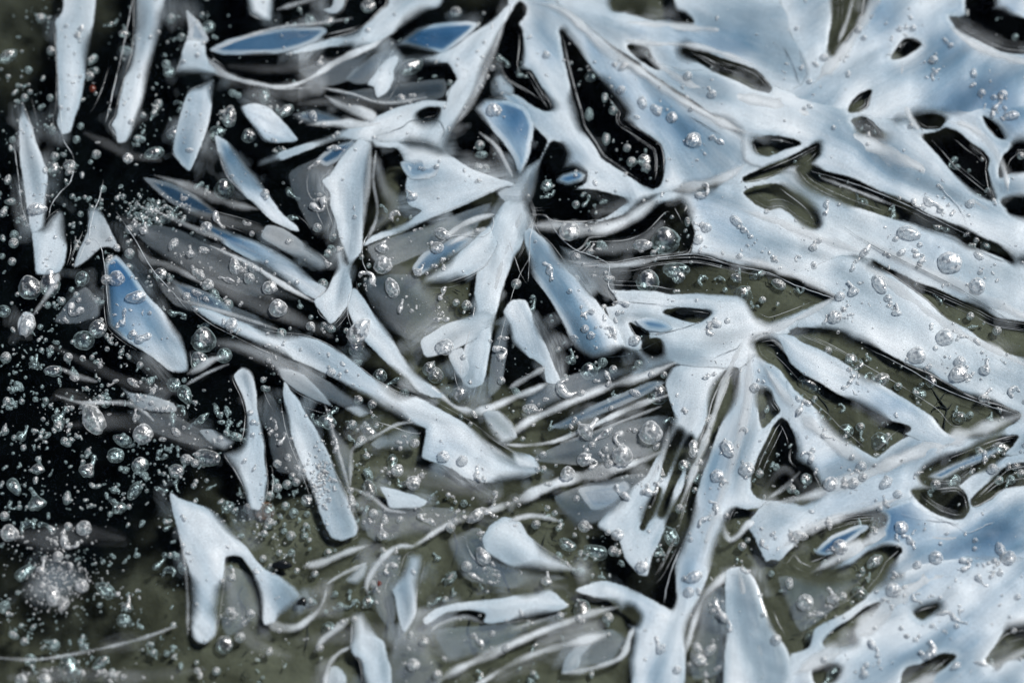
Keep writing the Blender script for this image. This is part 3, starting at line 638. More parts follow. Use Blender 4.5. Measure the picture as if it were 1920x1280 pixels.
# veils: faint milky bands inside the clear ice
VEILS = [
 ('faint grey veil crossing under the frost cluster', [(230,410),(300,450),(380,490),(460,530),(540,580)], [6,16,18,14,6], .22),
 ('faint brownish veil beside the row of bubbles', [(330,500),(400,530),(470,565),(560,600),(620,630)], [6,14,18,16,6], .30),
 ('faint veil above the slate blue pane', [(350,395),(420,415),(480,430),(540,455)], [5,12,12,5], .25),
 ('faint veil in the black corner below the blue shard', [(100,650),(180,690),(250,720),(330,735)], [4,10,12,6], .12),
 ('faint veil under the white hair rib', [(120,800),(200,790),(290,800),(380,840)], [5,16,20,10], .14),
 ('faint veil beside the narrow upright blade', [(390,640),(450,650),(500,670),(550,700),(610,740)], [6,14,16,14,5], .32),
 ('faint veil beneath the triangular shard', [(560,195),(640,190),(720,195),(790,180)], [5,12,14,6], .22),
 ('faint veil in the dark above the forked rib', [(430,125),(500,130),(570,125),(640,110)], [5,10,10,4], .18),
 ('faint veil in the olive gap by the pale arch', [(705,300),(720,350),(740,390),(700,430)], [8,14,12,6], .3),
 ('faint veil over the centre silt', [(690,480),(760,520),(820,570),(850,620)], [6,20,22,10], .16),
 ('faint veil below the blue footed blade', [(700,880),(780,890),(850,910),(930,930)], [8,18,20,10], .2),
 ('faint veil beside the dark pane of the centre', [(1000,860),(1080,840),(1150,835),(1220,850)], [6,16,18,10], .25),
 ('faint veil across the olive bed at the bottom', [(560,1200),(700,1190),(820,1210),(930,1190)], [10,24,26,12], .14),
 ('faint veil around the pale wing', [(850,1000),(880,1050),(960,1090),(1060,1100)], [6,14,18,8], .25),
 ('faint veil at the foot of the leg shaped blade', [(420,1060),(440,1120),(470,1200),(540,1230)], [6,14,18,10], .18),
 ('faint veil in the lower corner bubbles', [(20,1000),(90,1010),(160,1000),(230,1010)], [10,24,22,8], .14),
 ('faint veil along the bottom of the corner', [(20,1270),(120,1265),(240,1270),(380,1255)], [10,18,18,8], .2),
 ('faint veil in the centre hollow above the dark bar', [(1090,475),(1150,465),(1200,455),(1240,420)], [5,14,14,8], .35),
 ('faint veil inside the dark teardrop hollow', [(1430,920),(1470,880),(1500,910)], [5,10,5], .22),
 ('faint veil between the two corner blades at the top', [(160,250),(200,270),(240,290),(300,300)], [4,10,10,4], .18),
]

# films: thin half-clear facets in the gaps between the crystals
FILMS = [
 ('half clear film between the hourglass shard and the slanting blade', [(540,330),(600,298),(642,330),(622,420),(590,442)], .22),
 ('half clear film under the pale arch', [(690,462),(780,430),(860,402),(922,382),(880,440),(800,472),(720,502)], .38),
 ('half clear film over the centre silt pool', [(680,522),(780,518),(832,580),(792,642),(720,612)], .25),
 ('half clear film between the star ray and the short shard', [(930,622),(962,572),(952,640),(940,722),(915,742)], .4),
 ('half clear film beside the blue ray under the node', [(1050,462),(1140,500),(1152,562),(1100,532)], .35),
 ('half clear film above the rib crossing the centre', [(990,735),(1110,692),(1200,690),(1140,718),(1040,758),(980,782)], .42),
 ('half clear film below the sharp white rib', [(1000,862),(1060,830),(1180,790),(1252,780),(1240,842),(1120,872)], .34),
 ('half clear film beside the feathered strip', [(1040,932),(1130,900),(1212,890),(1150,962),(1080,992)], .36),
 ('half clear film below the small soft lens', [(680,962),(790,950),(882,960),(800,1002),(700,1012)], .3),
 ('half clear film around the pale wing', [(840,1012),(900,990),(930,1052),(1062,1082),(960,1102),(870,1082)], .34),
 ('half clear film beside the leaf shaped blade', [(690,1062),(752,1040),(746,1110),(735,1182),(700,1132)], .32),
 ('half clear film between the soft tongue and the bottom ribs', [(820,1182),(940,1170),(1062,1150),(940,1212),(840,1242)], .34),
 ('half clear film above the bottom edge', [(740,1202),(800,1200),(832,1262),(780,1310),(735,1300)], .26),
 ('half clear film beside the bent rib', [(1080,1192),(1150,1180),(1182,1200),(1140,1242),(1090,1242)], .4),
 ('half clear film under the arched rib', [(1320,1132),(1356,1100),(1357,1252),(1300,1272),(1296,1200)], .3),
 ('half clear film in the lower blurred hollow', [(1460,1082),(1550,1090),(1622,1080),(1560,1142),(1500,1182)], .3),
 ('half clear film between the legs of the bent blade', [(422,1062),(470,1080),(489,1142),(430,1192),(412,1152)], .28),
 ('half clear film beside the widening blade', [(612,790),(662,850),(655,932),(682,992),(640,902)], .34),
 ('half clear film between the upright and the widening blade', [(500,735),(536,780),(572,882),(520,882),(500,802)], .16),
 ('half clear film above the trailing rib', [(560,132),(650,110),(702,95),(650,152),(600,162)], .3),
 ('half clear film beneath the tiny fin', [(640,177),(740,160),(832,150),(830,182),(740,197)], .26),
 ('half clear film across the dark stripes', [(240,422),(330,430),(450,490),(562,562),(460,552),(320,492)], .2),
 ('half clear film below the dark stripes', [(290,522),(400,560),(522,612),(440,612),(330,572)], .24),
 ('half clear film in the mouth of the node', [(985,322),(1012,300),(1002,362),(985,392)], .45),
 ('half clear brownish film over the diagonal blade', [(430,642),(520,660),(622,720),(702,772),(640,762),(540,702)], .34),
 ('half clear film in the dark corner by the hair rib', [(240,770),(330,780),(420,840),(340,830),(270,800)], .18),
]
# bubbles: x, y, radius, shape (r round, e egg, t tailed, c crooked, p peanut, f fluted)
BUBBLES = '''
208,42,12,c 232,58,14,t 237,90,10,e 75,32,10,r 52,127,8,r 95,93,9,r 14,100,14,e 152,62,14,c 172,108,10,e 167,140,9,r 178,128,7,r 290,205,10,p 296,190,9,r 262,257,9,e 287,282,14,e 180,287,9,r 240,298,11,r 205,205,4,r 75,198,6,r 93,180,7,r 45,180,8,r 142,257,8,r 98,240,9,r 150,232,7,r 310,115,9,r 316,130,13,r 335,192,13,c 330,245,15,e 405,242,16,r 430,215,16,e 465,250,15,r 440,172,10,p 390,45,14,r 340,65,8,r 102,290,9,r 98,312,14,r 130,308,13,r 22,258,7,r 320,30,10,r
580,32,12,r 615,35,13,r 690,8,16,r 600,118,10,t 495,175,13,e 535,205,13,e 770,120,18,e 752,186,9,r 776,180,5,r 855,20,12,r 588,220,9,e 525,283,13,c 590,310,13,c 630,280,13,c 925,210,14,r 900,268,10,r 902,285,9,e 898,312,9,r 911,312,8,r 943,110,13,c 923,130,6,r 902,165,5,r
1108,138,12,r 1134,180,8,e 1150,203,9,r 1105,208,10,e 1137,257,10,e 1176,274,8,r 1185,300,10,r 1208,298,13,r 1212,312,9,r 1165,170,9,r 1260,222,12,r 1230,207,10,e 1205,195,10,e 1300,265,16,r 1345,265,14,c 1168,128,9,e 1290,145,9,r 1335,180,9,r 1025,105,8,r 975,120,12,c
1545,110,9,r 1610,58,7,r 1620,73,6,r 1712,55,7,r 1687,57,6,r 1782,88,6,r 1518,155,6,r 1750,115,9,r 1825,140,8,e 1590,140,6,e 1752,142,13,c 1840,177,8,r 1870,198,14,c 1895,220,11,e 1880,180,10,r 1905,65,7,r 1790,300,14,c 1915,290,8,r 1615,240,4,r
14,334,8,e 18,375,8,e 6,395,8,e 25,435,9,r 25,453,10,r 22,488,8,r 45,405,10,t 72,395,13,e 150,398,6,r 192,350,7,r 187,378,6,t 230,366,6,r 270,392,26,c 248,388,14,c 285,376,14,c 290,402,15,c 300,384,13,c 262,404,14,c 312,402,20,c 325,393,13,c 268,430,12,t 242,428,9,r 242,472,10,r 220,467,7,r 137,417,4,r 142,452,5,r 240,498,9,r 205,484,10,e 220,525,16,r 200,527,10,r 152,517,15,r 55,537,24,f 93,525,20,e 52,612,16,e 88,568,7,r 115,562,8,r 142,550,6,r 140,585,17,c 155,632,21,r 182,614,18,r 255,560,14,e 230,605,10,t 250,630,9,r 270,636,11,p 182,560,6,r 300,512,14,r 318,520,6,r 325,460,10,e 355,475,11,t 382,470,8,e 387,428,12,r 410,415,17,c 418,348,20,f 372,345,8,p 372,515,11,p 425,525,14,c 440,500,12,e 468,523,11,r 390,535,12,r 403,552,14,p 426,567,11,r 350,557,8,r 370,552,6,e 330,582,13,c 385,605,14,c 380,632,25,f 435,610,13,r 5,577,13,r 475,505,8,r
498,365,8,r 548,360,16,c 600,388,18,c 545,405,12,c 595,428,9,r 625,440,10,r 542,455,6,r 605,527,10,r 615,472,8,r 505,540,14,r 522,580,18,f 560,568,8,t 675,622,20,e 668,642,19,f 615,610,11,p 582,612,9,r 718,462,16,t 718,500,18,f 690,520,17,c 735,540,14,e 752,575,14,c 785,510,12,t 830,440,12,e 820,465,13,r 830,550,14,c 855,565,7,r 875,570,10,r 826,600,14,c 720,388,10,c 740,405,12,c 770,370,13,t 527,620,10,r
1068,436,22,r 1205,460,13,e 1225,472,6,r 1080,483,9,r 1110,470,10,t 1130,455,9,e 1250,442,28,f 1215,522,23,f 1268,500,18,e 1272,516,13,r 1318,520,12,c 1350,518,10,c 1382,515,14,t 1420,510,12,e 1395,547,20,f 1142,523,8,e 1080,520,9,r 1030,510,16,c 1100,590,13,c 1165,570,14,c 1130,580,10,p 1097,620,8,r 1108,632,8,r 1145,625,14,c 1190,640,12,r 1335,615,16,c 1025,345,12,r 1028,360,12,c 1100,375,12,c 1080,380,8,r 1260,405,4,r 1290,412,8,e 1325,428,10,r 1380,415,10,e 1400,437,14,c 1320,360,17,c 1310,450,10,r 1000,565,15,c 968,530,10,r 1360,540,5,r 1430,560,7,r
1460,530,11,e 1502,540,10,c 1495,485,8,c 1525,465,8,r 1550,390,12,c 1615,370,16,t 1675,395,16,c 1620,475,15,c 1665,560,8,r 1600,500,10,c 1598,545,14,t 1575,557,10,r 1565,595,14,r 1548,600,10,c 1650,535,14,e 1680,585,12,t 1690,475,8,e 1725,485,14,c 1705,440,16,e 1720,385,12,c 1750,385,16,c 1780,495,24,r 1832,538,17,r 1818,385,9,r 1765,425,14,c 1830,450,10,c 1850,457,10,r 1770,635,18,r 1870,618,9,r 1825,610,8,c 1760,555,12,c 1835,480,8,e 1820,590,8,r 1805,632,10,c
10,668,11,r 62,675,14,t 98,692,12,e 90,658,9,c 95,650,5,r 128,670,9,r 138,695,8,e 155,672,6,r 172,668,5,r 190,685,6,t 200,652,5,r 34,720,9,e 78,722,4,r 140,710,7,e 212,718,9,c 248,716,8,e 283,710,7,e 262,682,7,r 291,728,8,c 325,715,14,r 346,735,14,e 372,672,18,r 418,660,16,r 160,725,8,c 190,720,4,r 196,747,12,r 12,750,8,r 40,750,6,r 85,748,6,r 108,775,18,t 108,795,10,r 134,763,5,r 158,760,7,e 172,765,6,r 175,785,22,e 130,795,6,r 247,752,10,r 257,780,10,t 268,815,20,r 227,820,13,e 285,757,5,r 322,778,14,c 340,762,12,c 370,780,20,c 405,765,12,c 330,810,8,e 345,802,4,r 425,805,5,r 443,815,9,e 414,825,6,r 8,805,8,r 40,810,14,t 75,818,4,r 120,823,8,r 132,822,6,r 70,872,16,t 65,935,22,t 25,908,13,e 165,875,20,t 215,848,16,r 262,868,16,r 300,850,12,c 315,835,10,c 330,880,15,r 348,858,11,r 390,855,18,e 365,866,8,r 370,850,7,r 272,890,7,e 234,877,7,r 213,915,7,r 215,945,19,t 330,905,12,c 300,912,12,c 250,915,13,e 395,910,10,c 367,900,5,r 425,945,13,r 465,950,10,r 448,920,8,t 20,945,10,c 125,930,10,e 170,945,5,r
663,650,20,f 503,677,5,r 493,710,6,r 497,725,7,e 668,677,9,e 622,700,9,r 712,700,14,f 735,715,16,c 758,733,10,r 672,747,9,r 698,755,9,r 615,780,22,t 590,785,12,c 525,749,4,r 517,797,10,c 530,825,12,c 630,835,14,c 660,820,10,c 660,792,9,r 670,804,4,r 690,805,13,e 675,826,10,e 685,850,9,t 778,833,9,r 735,865,13,p 745,882,12,r 757,900,14,c 775,906,14,r 690,885,10,e 692,913,14,e 657,920,7,r 660,940,9,e 810,925,10,c 846,930,8,c 870,940,7,r 928,925,6,r 910,960,14,c 805,690,14,f 817,702,15,f 862,738,20,f 835,652,17,r 940,662,17,c 940,714,8,r 810,680,6,r 882,793,5,r 832,858,12,r 868,865,10,r 895,890,12,c 520,870,8,r 540,858,7,r 515,900,8,r 538,905,9,r 520,912,9,r 548,890,7,r 575,935,12,r 500,952,15,r 535,945,8,r 550,957,9,r 505,925,9,r 555,902,8,r 570,885,7,r 575,960,6,r
1047,652,6,r 1070,665,14,t 1105,690,17,f 1130,675,10,r 1198,679,9,r 1140,710,14,c 1150,690,8,r 1062,730,22,c 1090,738,8,r 1060,703,6,r 967,730,8,e 993,767,11,e 1155,735,10,c 1190,737,8,e 1222,703,6,r 1245,700,7,r 1100,805,22,t 1078,787,5,r 1130,817,20,c 1160,825,15,c 1180,807,4,r 1190,808,5,r 1167,857,20,f 1220,815,23,f 1235,735,20,f 1110,835,7,r 1135,843,6,r 1095,862,14,r 1112,870,13,c 1142,870,9,r 1065,890,14,f 1018,853,7,r 1019,877,7,r 980,820,5,r 1035,795,8,t 1146,766,5,r 1130,856,4,r 1260,785,14,c 1328,785,11,e 1300,842,12,p 1284,870,12,r 1310,890,16,t 1345,893,13,r 1290,895,8,e 1240,885,10,t 1225,918,15,c 1165,925,16,c 1081,935,6,r 1040,960,6,r 1303,916,6,r 1275,950,9,r 1340,950,13,c 1365,842,13,e 1400,880,15,r 1330,705,12,c 1415,728,9,r 1395,808,9,c 1425,885,8,r
1553,655,9,r 1597,670,12,r 1609,681,13,c 1632,700,13,c 1649,711,14,e 1685,720,8,r 1718,668,18,r 1725,720,13,c 1726,736,12,r 1746,708,12,e 1798,702,17,r 1800,680,11,r 1845,690,14,t 1520,717,17,e 1590,722,12,c 1528,745,6,r 1580,760,10,c 1800,778,13,r 1820,774,7,r 1858,780,10,t 1900,735,13,c 1850,745,14,t 1588,803,14,r 1614,797,9,r 1616,813,10,c 1651,822,20,r 1503,765,15,c 1550,820,10,c 1456,872,7,r 1484,914,9,r 1512,895,12,r 1515,855,13,c 1557,908,14,r 1615,875,10,r 1618,895,8,r 1600,906,10,r 1660,907,11,e 1720,890,10,c 1683,927,8,r 1755,906,10,r 1790,895,14,r 1840,845,10,e 1846,858,12,c 1877,838,12,e 1860,880,10,r 1875,896,9,r 1905,870,9,r 1897,895,9,r 1915,885,8,r 1660,942,10,c 1745,920,8,c
8,965,9,r 17,1000,17,r 50,985,16,c 88,985,17,c 128,987,8,r 158,990,15,r 130,1020,17,c 313,978,12,c 255,1035,8,t 235,1045,9,c 192,1050,5,r 83,1050,6,r 45,1068,14,e 78,1067,12,t 110,1045,10,r 155,1100,13,r 100,1118,14,e 120,1137,10,e 8,1130,10,r 32,1108,5,r 195,1100,14,e 237,1132,14,t 230,1158,13,r 300,1050,16,c 315,1067,14,c 345,1060,14,r 330,1040,7,r 25,1188,8,e 100,1205,11,r 158,1205,12,t 45,1200,8,r 55,1232,12,r 128,1247,21,e 188,1240,12,e 62,1252,9,c 40,1275,12,r 85,1275,12,r 420,1205,17,r 450,1195,10,r 435,1080,10,t 430,1145,8,r 470,1150,8,r 287,1220,8,r 312,1222,6,r 370,1257,6,r 405,1255,8,r 212,1265,8,e
495,998,7,r 505,977,10,r 532,992,6,r 545,1002,9,r 571,1001,7,r 580,1010,5,r 573,982,6,r 523,1033,6,r 546,1032,7,r 493,1045,7,r 507,1060,8,r 590,1073,7,r 615,1033,8,r 715,1000,14,t 722,1033,6,e 690,1125,12,r 660,1130,10,c 637,1133,8,r 628,1110,6,r 700,963,9,r 722,975,8,e 750,975,7,r 800,976,13,c 890,970,12,e 845,990,9,r 875,1062,10,r 892,1082,13,c 905,1042,13,e 845,1080,11,e 852,1108,7,t 817,1042,8,t 925,1092,9,c 815,1125,12,c 835,1121,6,r 730,1065,13,c 700,1097,6,r 615,1175,14,r 582,1125,8,r 600,1215,7,r 505,1222,7,r 896,1201,14,c 923,1188,6,r 795,1203,9,r 775,1247,12,r 770,1190,6,r 820,1265,9,r 900,1265,12,c 950,1215,8,r
1005,980,9,r 1050,985,7,e 1095,988,11,f 1065,1018,12,e 1118,1028,16,e 1150,1030,10,r 1140,998,6,r 1158,1003,12,r 1258,998,14,e 1235,1028,12,c 1215,985,12,c 1205,1062,12,r 1085,1067,9,e 1128,1076,6,t 1113,1091,8,c 1092,1142,17,e 1140,1156,11,r 1025,1087,13,t 1050,1155,8,r 1240,1210,14,t 1345,1140,14,c 1362,1166,18,c 1300,1082,12,e 1295,1012,5,r 1292,1110,10,r 1392,1022,8,r 1385,1045,18,c 1430,1020,10,c 1308,1215,9,e 1312,1236,12,r 1332,1218,10,e 1270,1255,8,r 1000,1215,12,c 995,1275,8,r 1320,975,12,c
1500,1005,11,e 1555,985,7,e 1575,1027,15,r 1612,985,13,t 1640,1050,12,e 1690,990,13,r 1705,1015,13,c 1720,1060,8,r 1755,1046,13,r 1480,1095,8,e 1447,1072,6,r 1510,1130,16,r 1530,1152,13,c 1560,1120,14,t 1615,1108,12,e 1580,1118,8,r 1675,1108,14,r 1660,1126,8,c 1630,1080,10,c 1715,1122,9,c 1890,1046,14,r 1875,1030,10,e 1810,1060,14,c 1840,1090,13,c 1828,1014,5,r 1763,1020,4,r 1875,1075,6,r 1908,1120,6,r 1770,1150,10,c 1795,1162,13,c 1690,1178,5,r 1700,1193,5,r 1525,1190,14,r 1455,1200,10,r 1640,1216,15,c 1740,1220,19,c 1790,1250,8,e 1840,1245,10,c 1560,1260,18,c 1620,1265,8,r
'''
# hairline cracks: (label, path, dark)
CRACKS = [
 ('hairline crack along the blade beside the topmost corner', [(105,45),(109,120),(113,200),(116,250),(125,275),(137,292),(138,318),(130,345),(110,365),(97,385),(90,412)], 0),
 ('fine straight crack beside the curving blade', [(250,-5),(240,45),(228,105),(215,160),(205,205),(198,230)], 0),
 ('short bright crack at the ragged foot of the curving blade', [(207,238),(214,250),(222,262)], 0),
 ('crack down the outer side of the grey spike', [(24,255),(33,320),(42,390),(60,440)], 0),
 ('wandering crack into the forked splinter', [(194,337),(187,370),(178,395),(170,430),(168,445),(155,475),(140,505)], 0),
 ('crack over the head of the deep blue shard', [(170,443),(188,462),(195,490),(200,540),(206,595)], 0),
 ('straight crack across the dark stripes', [(218,398),(250,445),(285,505),(320,545),(352,582)], 0),
 ('dark broken crack in the band under the pale triangle', [(705,257),(750,243),(775,228),(818,226),(833,245),(828,262)], 1),
 ('dark crack at the lower side of the pale triangle', [(848,158),(840,180),(835,205)], 1),
 ('upright crack through the central node', [(1002,416),(994,450),(992,500),(990,528)], 0),
 ('looping crack around the pale sphere by the node', [(1023,402),(1045,440),(1080,470),(1110,480),(1140,497),(1141,520),(1142,540),(1160,562)], 0),
 ('long bright crack over the dark centre bar', [(1143,497),(1230,485),(1305,478),(1370,497),(1440,512),(1490,535),(1550,556),(1570,568)], 0),
 ('dark crack lying along the sliver plate', [(1160,565),(1250,575),(1330,585),(1310,605),(1270,620),(1220,628),(1185,603)], 1),
 ('fine dark crack at the heart of the star', [(1392,640),(1380,655),(1355,665),(1325,680)], 1),
 ('long fine crack above the bubbled dark bar', [(1520,322),(1600,345),(1700,385),(1820,445)], 0),
 ('long fine crack across the broadest plate', [(1570,420),(1640,465),(1720,505),(1800,545),(1930,625)], 1),
 ('curling crack near the diagonal slab', [(1760,340),(1768,360),(1800,395),(1812,422)], 0),
 ('bright crack along the long olive bar', [(1620,650),(1700,690),(1770,730),(1850,760),(1915,780)], 0),
 ('bowed crack at the waist of the hourglass shard', [(692,435),(681,460),(680,490),(688,510),(697,517)], 0),
 ('bowed crack beside the star ray', [(925,405),(924,428),(906,446),(855,443),(820,462)], 0),
 ('crack along the pointed foot of the hourglass shard', [(617,545),(628,515),(592,570),(600,590),(625,612)][2:], 0),
 ('crack hooking down from the hourglass shard', [(664,540),(654,560),(652,590),(661,620)], 0),
 ('crack across the foot of the slim blade', [(322,287),(334,302),(350,318)], 0),
 ('thin crack along the lower dark triangle', [(1235,640),(1205,655),(1170,668),(1130,672)], 1),
 ('thin crack rising through the lower column', [(1283,1010),(1262,1060),(1250,1100),(1245,1130)], 0),
 ('thin bowed crack over the frosted lens', [(1676,962),(1730,975),(1780,980),(1820,990)], 0),
 ('looped crack in the tangled corner plate', [(1740,965),(1790,985),(1815,1000),(1850,985),(1865,980)], 0),
 ('curved crack beside the hazy corner plate', [(1467,88),(1480,110),(1492,140),(1500,166)], 1),
 ('dark sliver crack above the striped wedge', [(1288,218),(1320,236),(1355,258)], 1),
]
# dark root fibres lying in the olive silt
ROOTS = [
 ('forked dark root fibre in the long olive bar', [(1745,720),(1760,740),(1775,762),(1772,790),(1768,815)]),
 ('dark root fibre bending across the olive bar', [(1790,750),(1776,762),(1760,758),(1745,770)]),
 ('dark root fibre under the slanting olive bar', [(1530,735),(1548,752),(1555,770),(1545,785)]),
 ('dark root fibre under the grey green pane', [(778,805),(760,822),(748,832),(742,836)]),
 ('long dark root fibre below the small soft lens', [(700,960),(690,975),(720,985),(755,992)]),
 ('dark root fibre near the pale wing', [(862,940),(850,985),(858,1020),(845,1060)]),
 ('dark root fibre under the soft tongue', [(875,1115),(882,1150),(878,1180),(888,1220)]),
 ('dark root fibre beside the leaf shaped blade', [(720,1105),(728,1150),(722,1200)]),
 ('dark root fibre in the brown pocket by the leg shaped blade', [(455,1090),(445,1115),(460,1140),(450,1180)]),
 ('dark root fibre near the column at the bottom edge', [(1310,1135),(1330,1150),(1345,1170)]),
 ('dark root fibre above the bottom ribs', [(930,1020),(945,1075),(960,1110)]),
 ('dark root fibre among the bottom ribs', [(560,1130),(575,1170),(570,1225)]),
]

# ------------------------------------------------------------------ the pond bed
def grid_mesh(x0, x1, y0, y1, step):
    xs = np.arange(x0, x1 + step, step)
    ys = np.arange(y0, y1 + step, step)
    X, Y = np.meshgrid(xs, ys)
    return X, Y


def quads(ny, nx):
    i = np.arange(ny * nx).reshape(ny, nx)
    # y grows downwards in the frame: this order makes the normals face up
    return np.stack([i[:-1, :-1], i[1:, :-1], i[1:, 1:], i[:-1, 1:]], -1)


MUD_DEEP = [(120,180,260,.35),(300,120,200,.45),(200,500,320,1.3),(60,740,290,1.2),(480,120,200,.8),(640,120,220,.9),(850,130,160,.8),(960,200,130,.9),(1160,220,130,1.2),  # mud patches, blackened to paint the dark of deeper water
       (560,380,160,.6),(400,420,220,.9),(480,600,200,.7),(1010,620,90,1.1),(960,500,60,.8),(1870,60,110,1.2),(1800,310,90,1.1),(1900,350,100,1.),(520,820,110,.9),
       (150,1100,200,.28),(1040,430,50,.6),(1200,440,90,.5),(1150,530,110,.5),(1130,770,150,.55),(1470,870,90,.7),(1100,990,140,.55),(1230,1090,90,.6),(1770,940,90,.5),(1030,330,70,.5),(700,600,70,.4)]
SILT = [(730,360,110,.8),(800,560,120,.4),(620,1200,300,.7),(900,1100,260,.8),(1600,720,260,.5),(1440,570,100,.5),(130,80,120,.3),(1500,1150,150,.3),(720,870,120,.4)]


def mud_deep_field(X, Y):
    f = np.full(X.shape, .22)
    for x, y, r, a in MUD_DEEP: f = f + a * np.exp(-((X - x) ** 2 + (Y - y) ** 2) / r ** 2)
    for x, y, r, a in SILT: f = f - a * np.exp(-((X - x) ** 2 + (Y - y) ** 2) / r ** 2)
    f = f + .16 * N90(X, Y) + .10 * N40(X, Y)
    f = np.clip(f / .95, 0, 1)
    return f * f * (3 - 2 * f)


X, Y = grid_mesh(-900, 2820, -700, 1980, 12)
gx, gy = ground(X, Y)
gz = (-15 + 4 * N90(X, Y) + 3 * N40(X, Y) - 60 * mud_deep_field(X, Y)) * S
bed = mesh_from('pond_bed', np.stack([gx, gy, gz], -1).reshape(-1, 3), quads(*X.shape).reshape(-1, 4), M_BED, {'mud': mud_deep_field(X, Y)})
tag(bed, 'dark mud with painted deep-water darkness and olive silt on the pond bed under the ice', kind='structure')

# ------------------------------------------------------------------ union fields kept for the clear sheet and for placing bubbles
GST = 4.0
UX, UY = grid_mesh(-180, 2100, -160, 1430, GST)
UD = np.full(UX.shape, -80.0)          # distance into the nearest pale ice
UH = np.full(UX.shape, -1.0)           # height of the topmost pale ice
hollow_polys = [smooth_closed(stretch(h), 5) for h in HOLLOWS]


def sdf_shape(shape, X, Y, cut=True):
    kind, geo = shape
    if kind == 'ribbon':
        s = sdf_ribbon(X, Y, *geo)
    else:
        s = sdf_poly(X, Y, geo)
    if kind == 'plate' and cut:
        x0, x1, y0, y1 = X.min() - 30, X.max() + 30, Y.min() - 30, Y.max() + 30
        for h in hollow_polys:
            if h[:, 0].max() < x0 or h[:, 0].min() > x1 or h[:, 1].max() < y0 or h[:, 1].min() > y1:
                continue
            s = np.minimum(s, -sdf_poly(X, Y, h) - 4.0)
    return s


FR = 42.0        # width of the thin fringe outside an edge


SEED = [0.0]


def haze_at(x, y):
    return np.clip(-.04 + .46 * N90(x - 300, y + 700) + .22 * N40(x + 90, y), 0, .42) * np.where(x < 560, .5, 1.0)


PLATE_ANG = [52, 20, -35, 28, 27, 28, 5, 32, 105, 150, 150, 145, 110, 120]


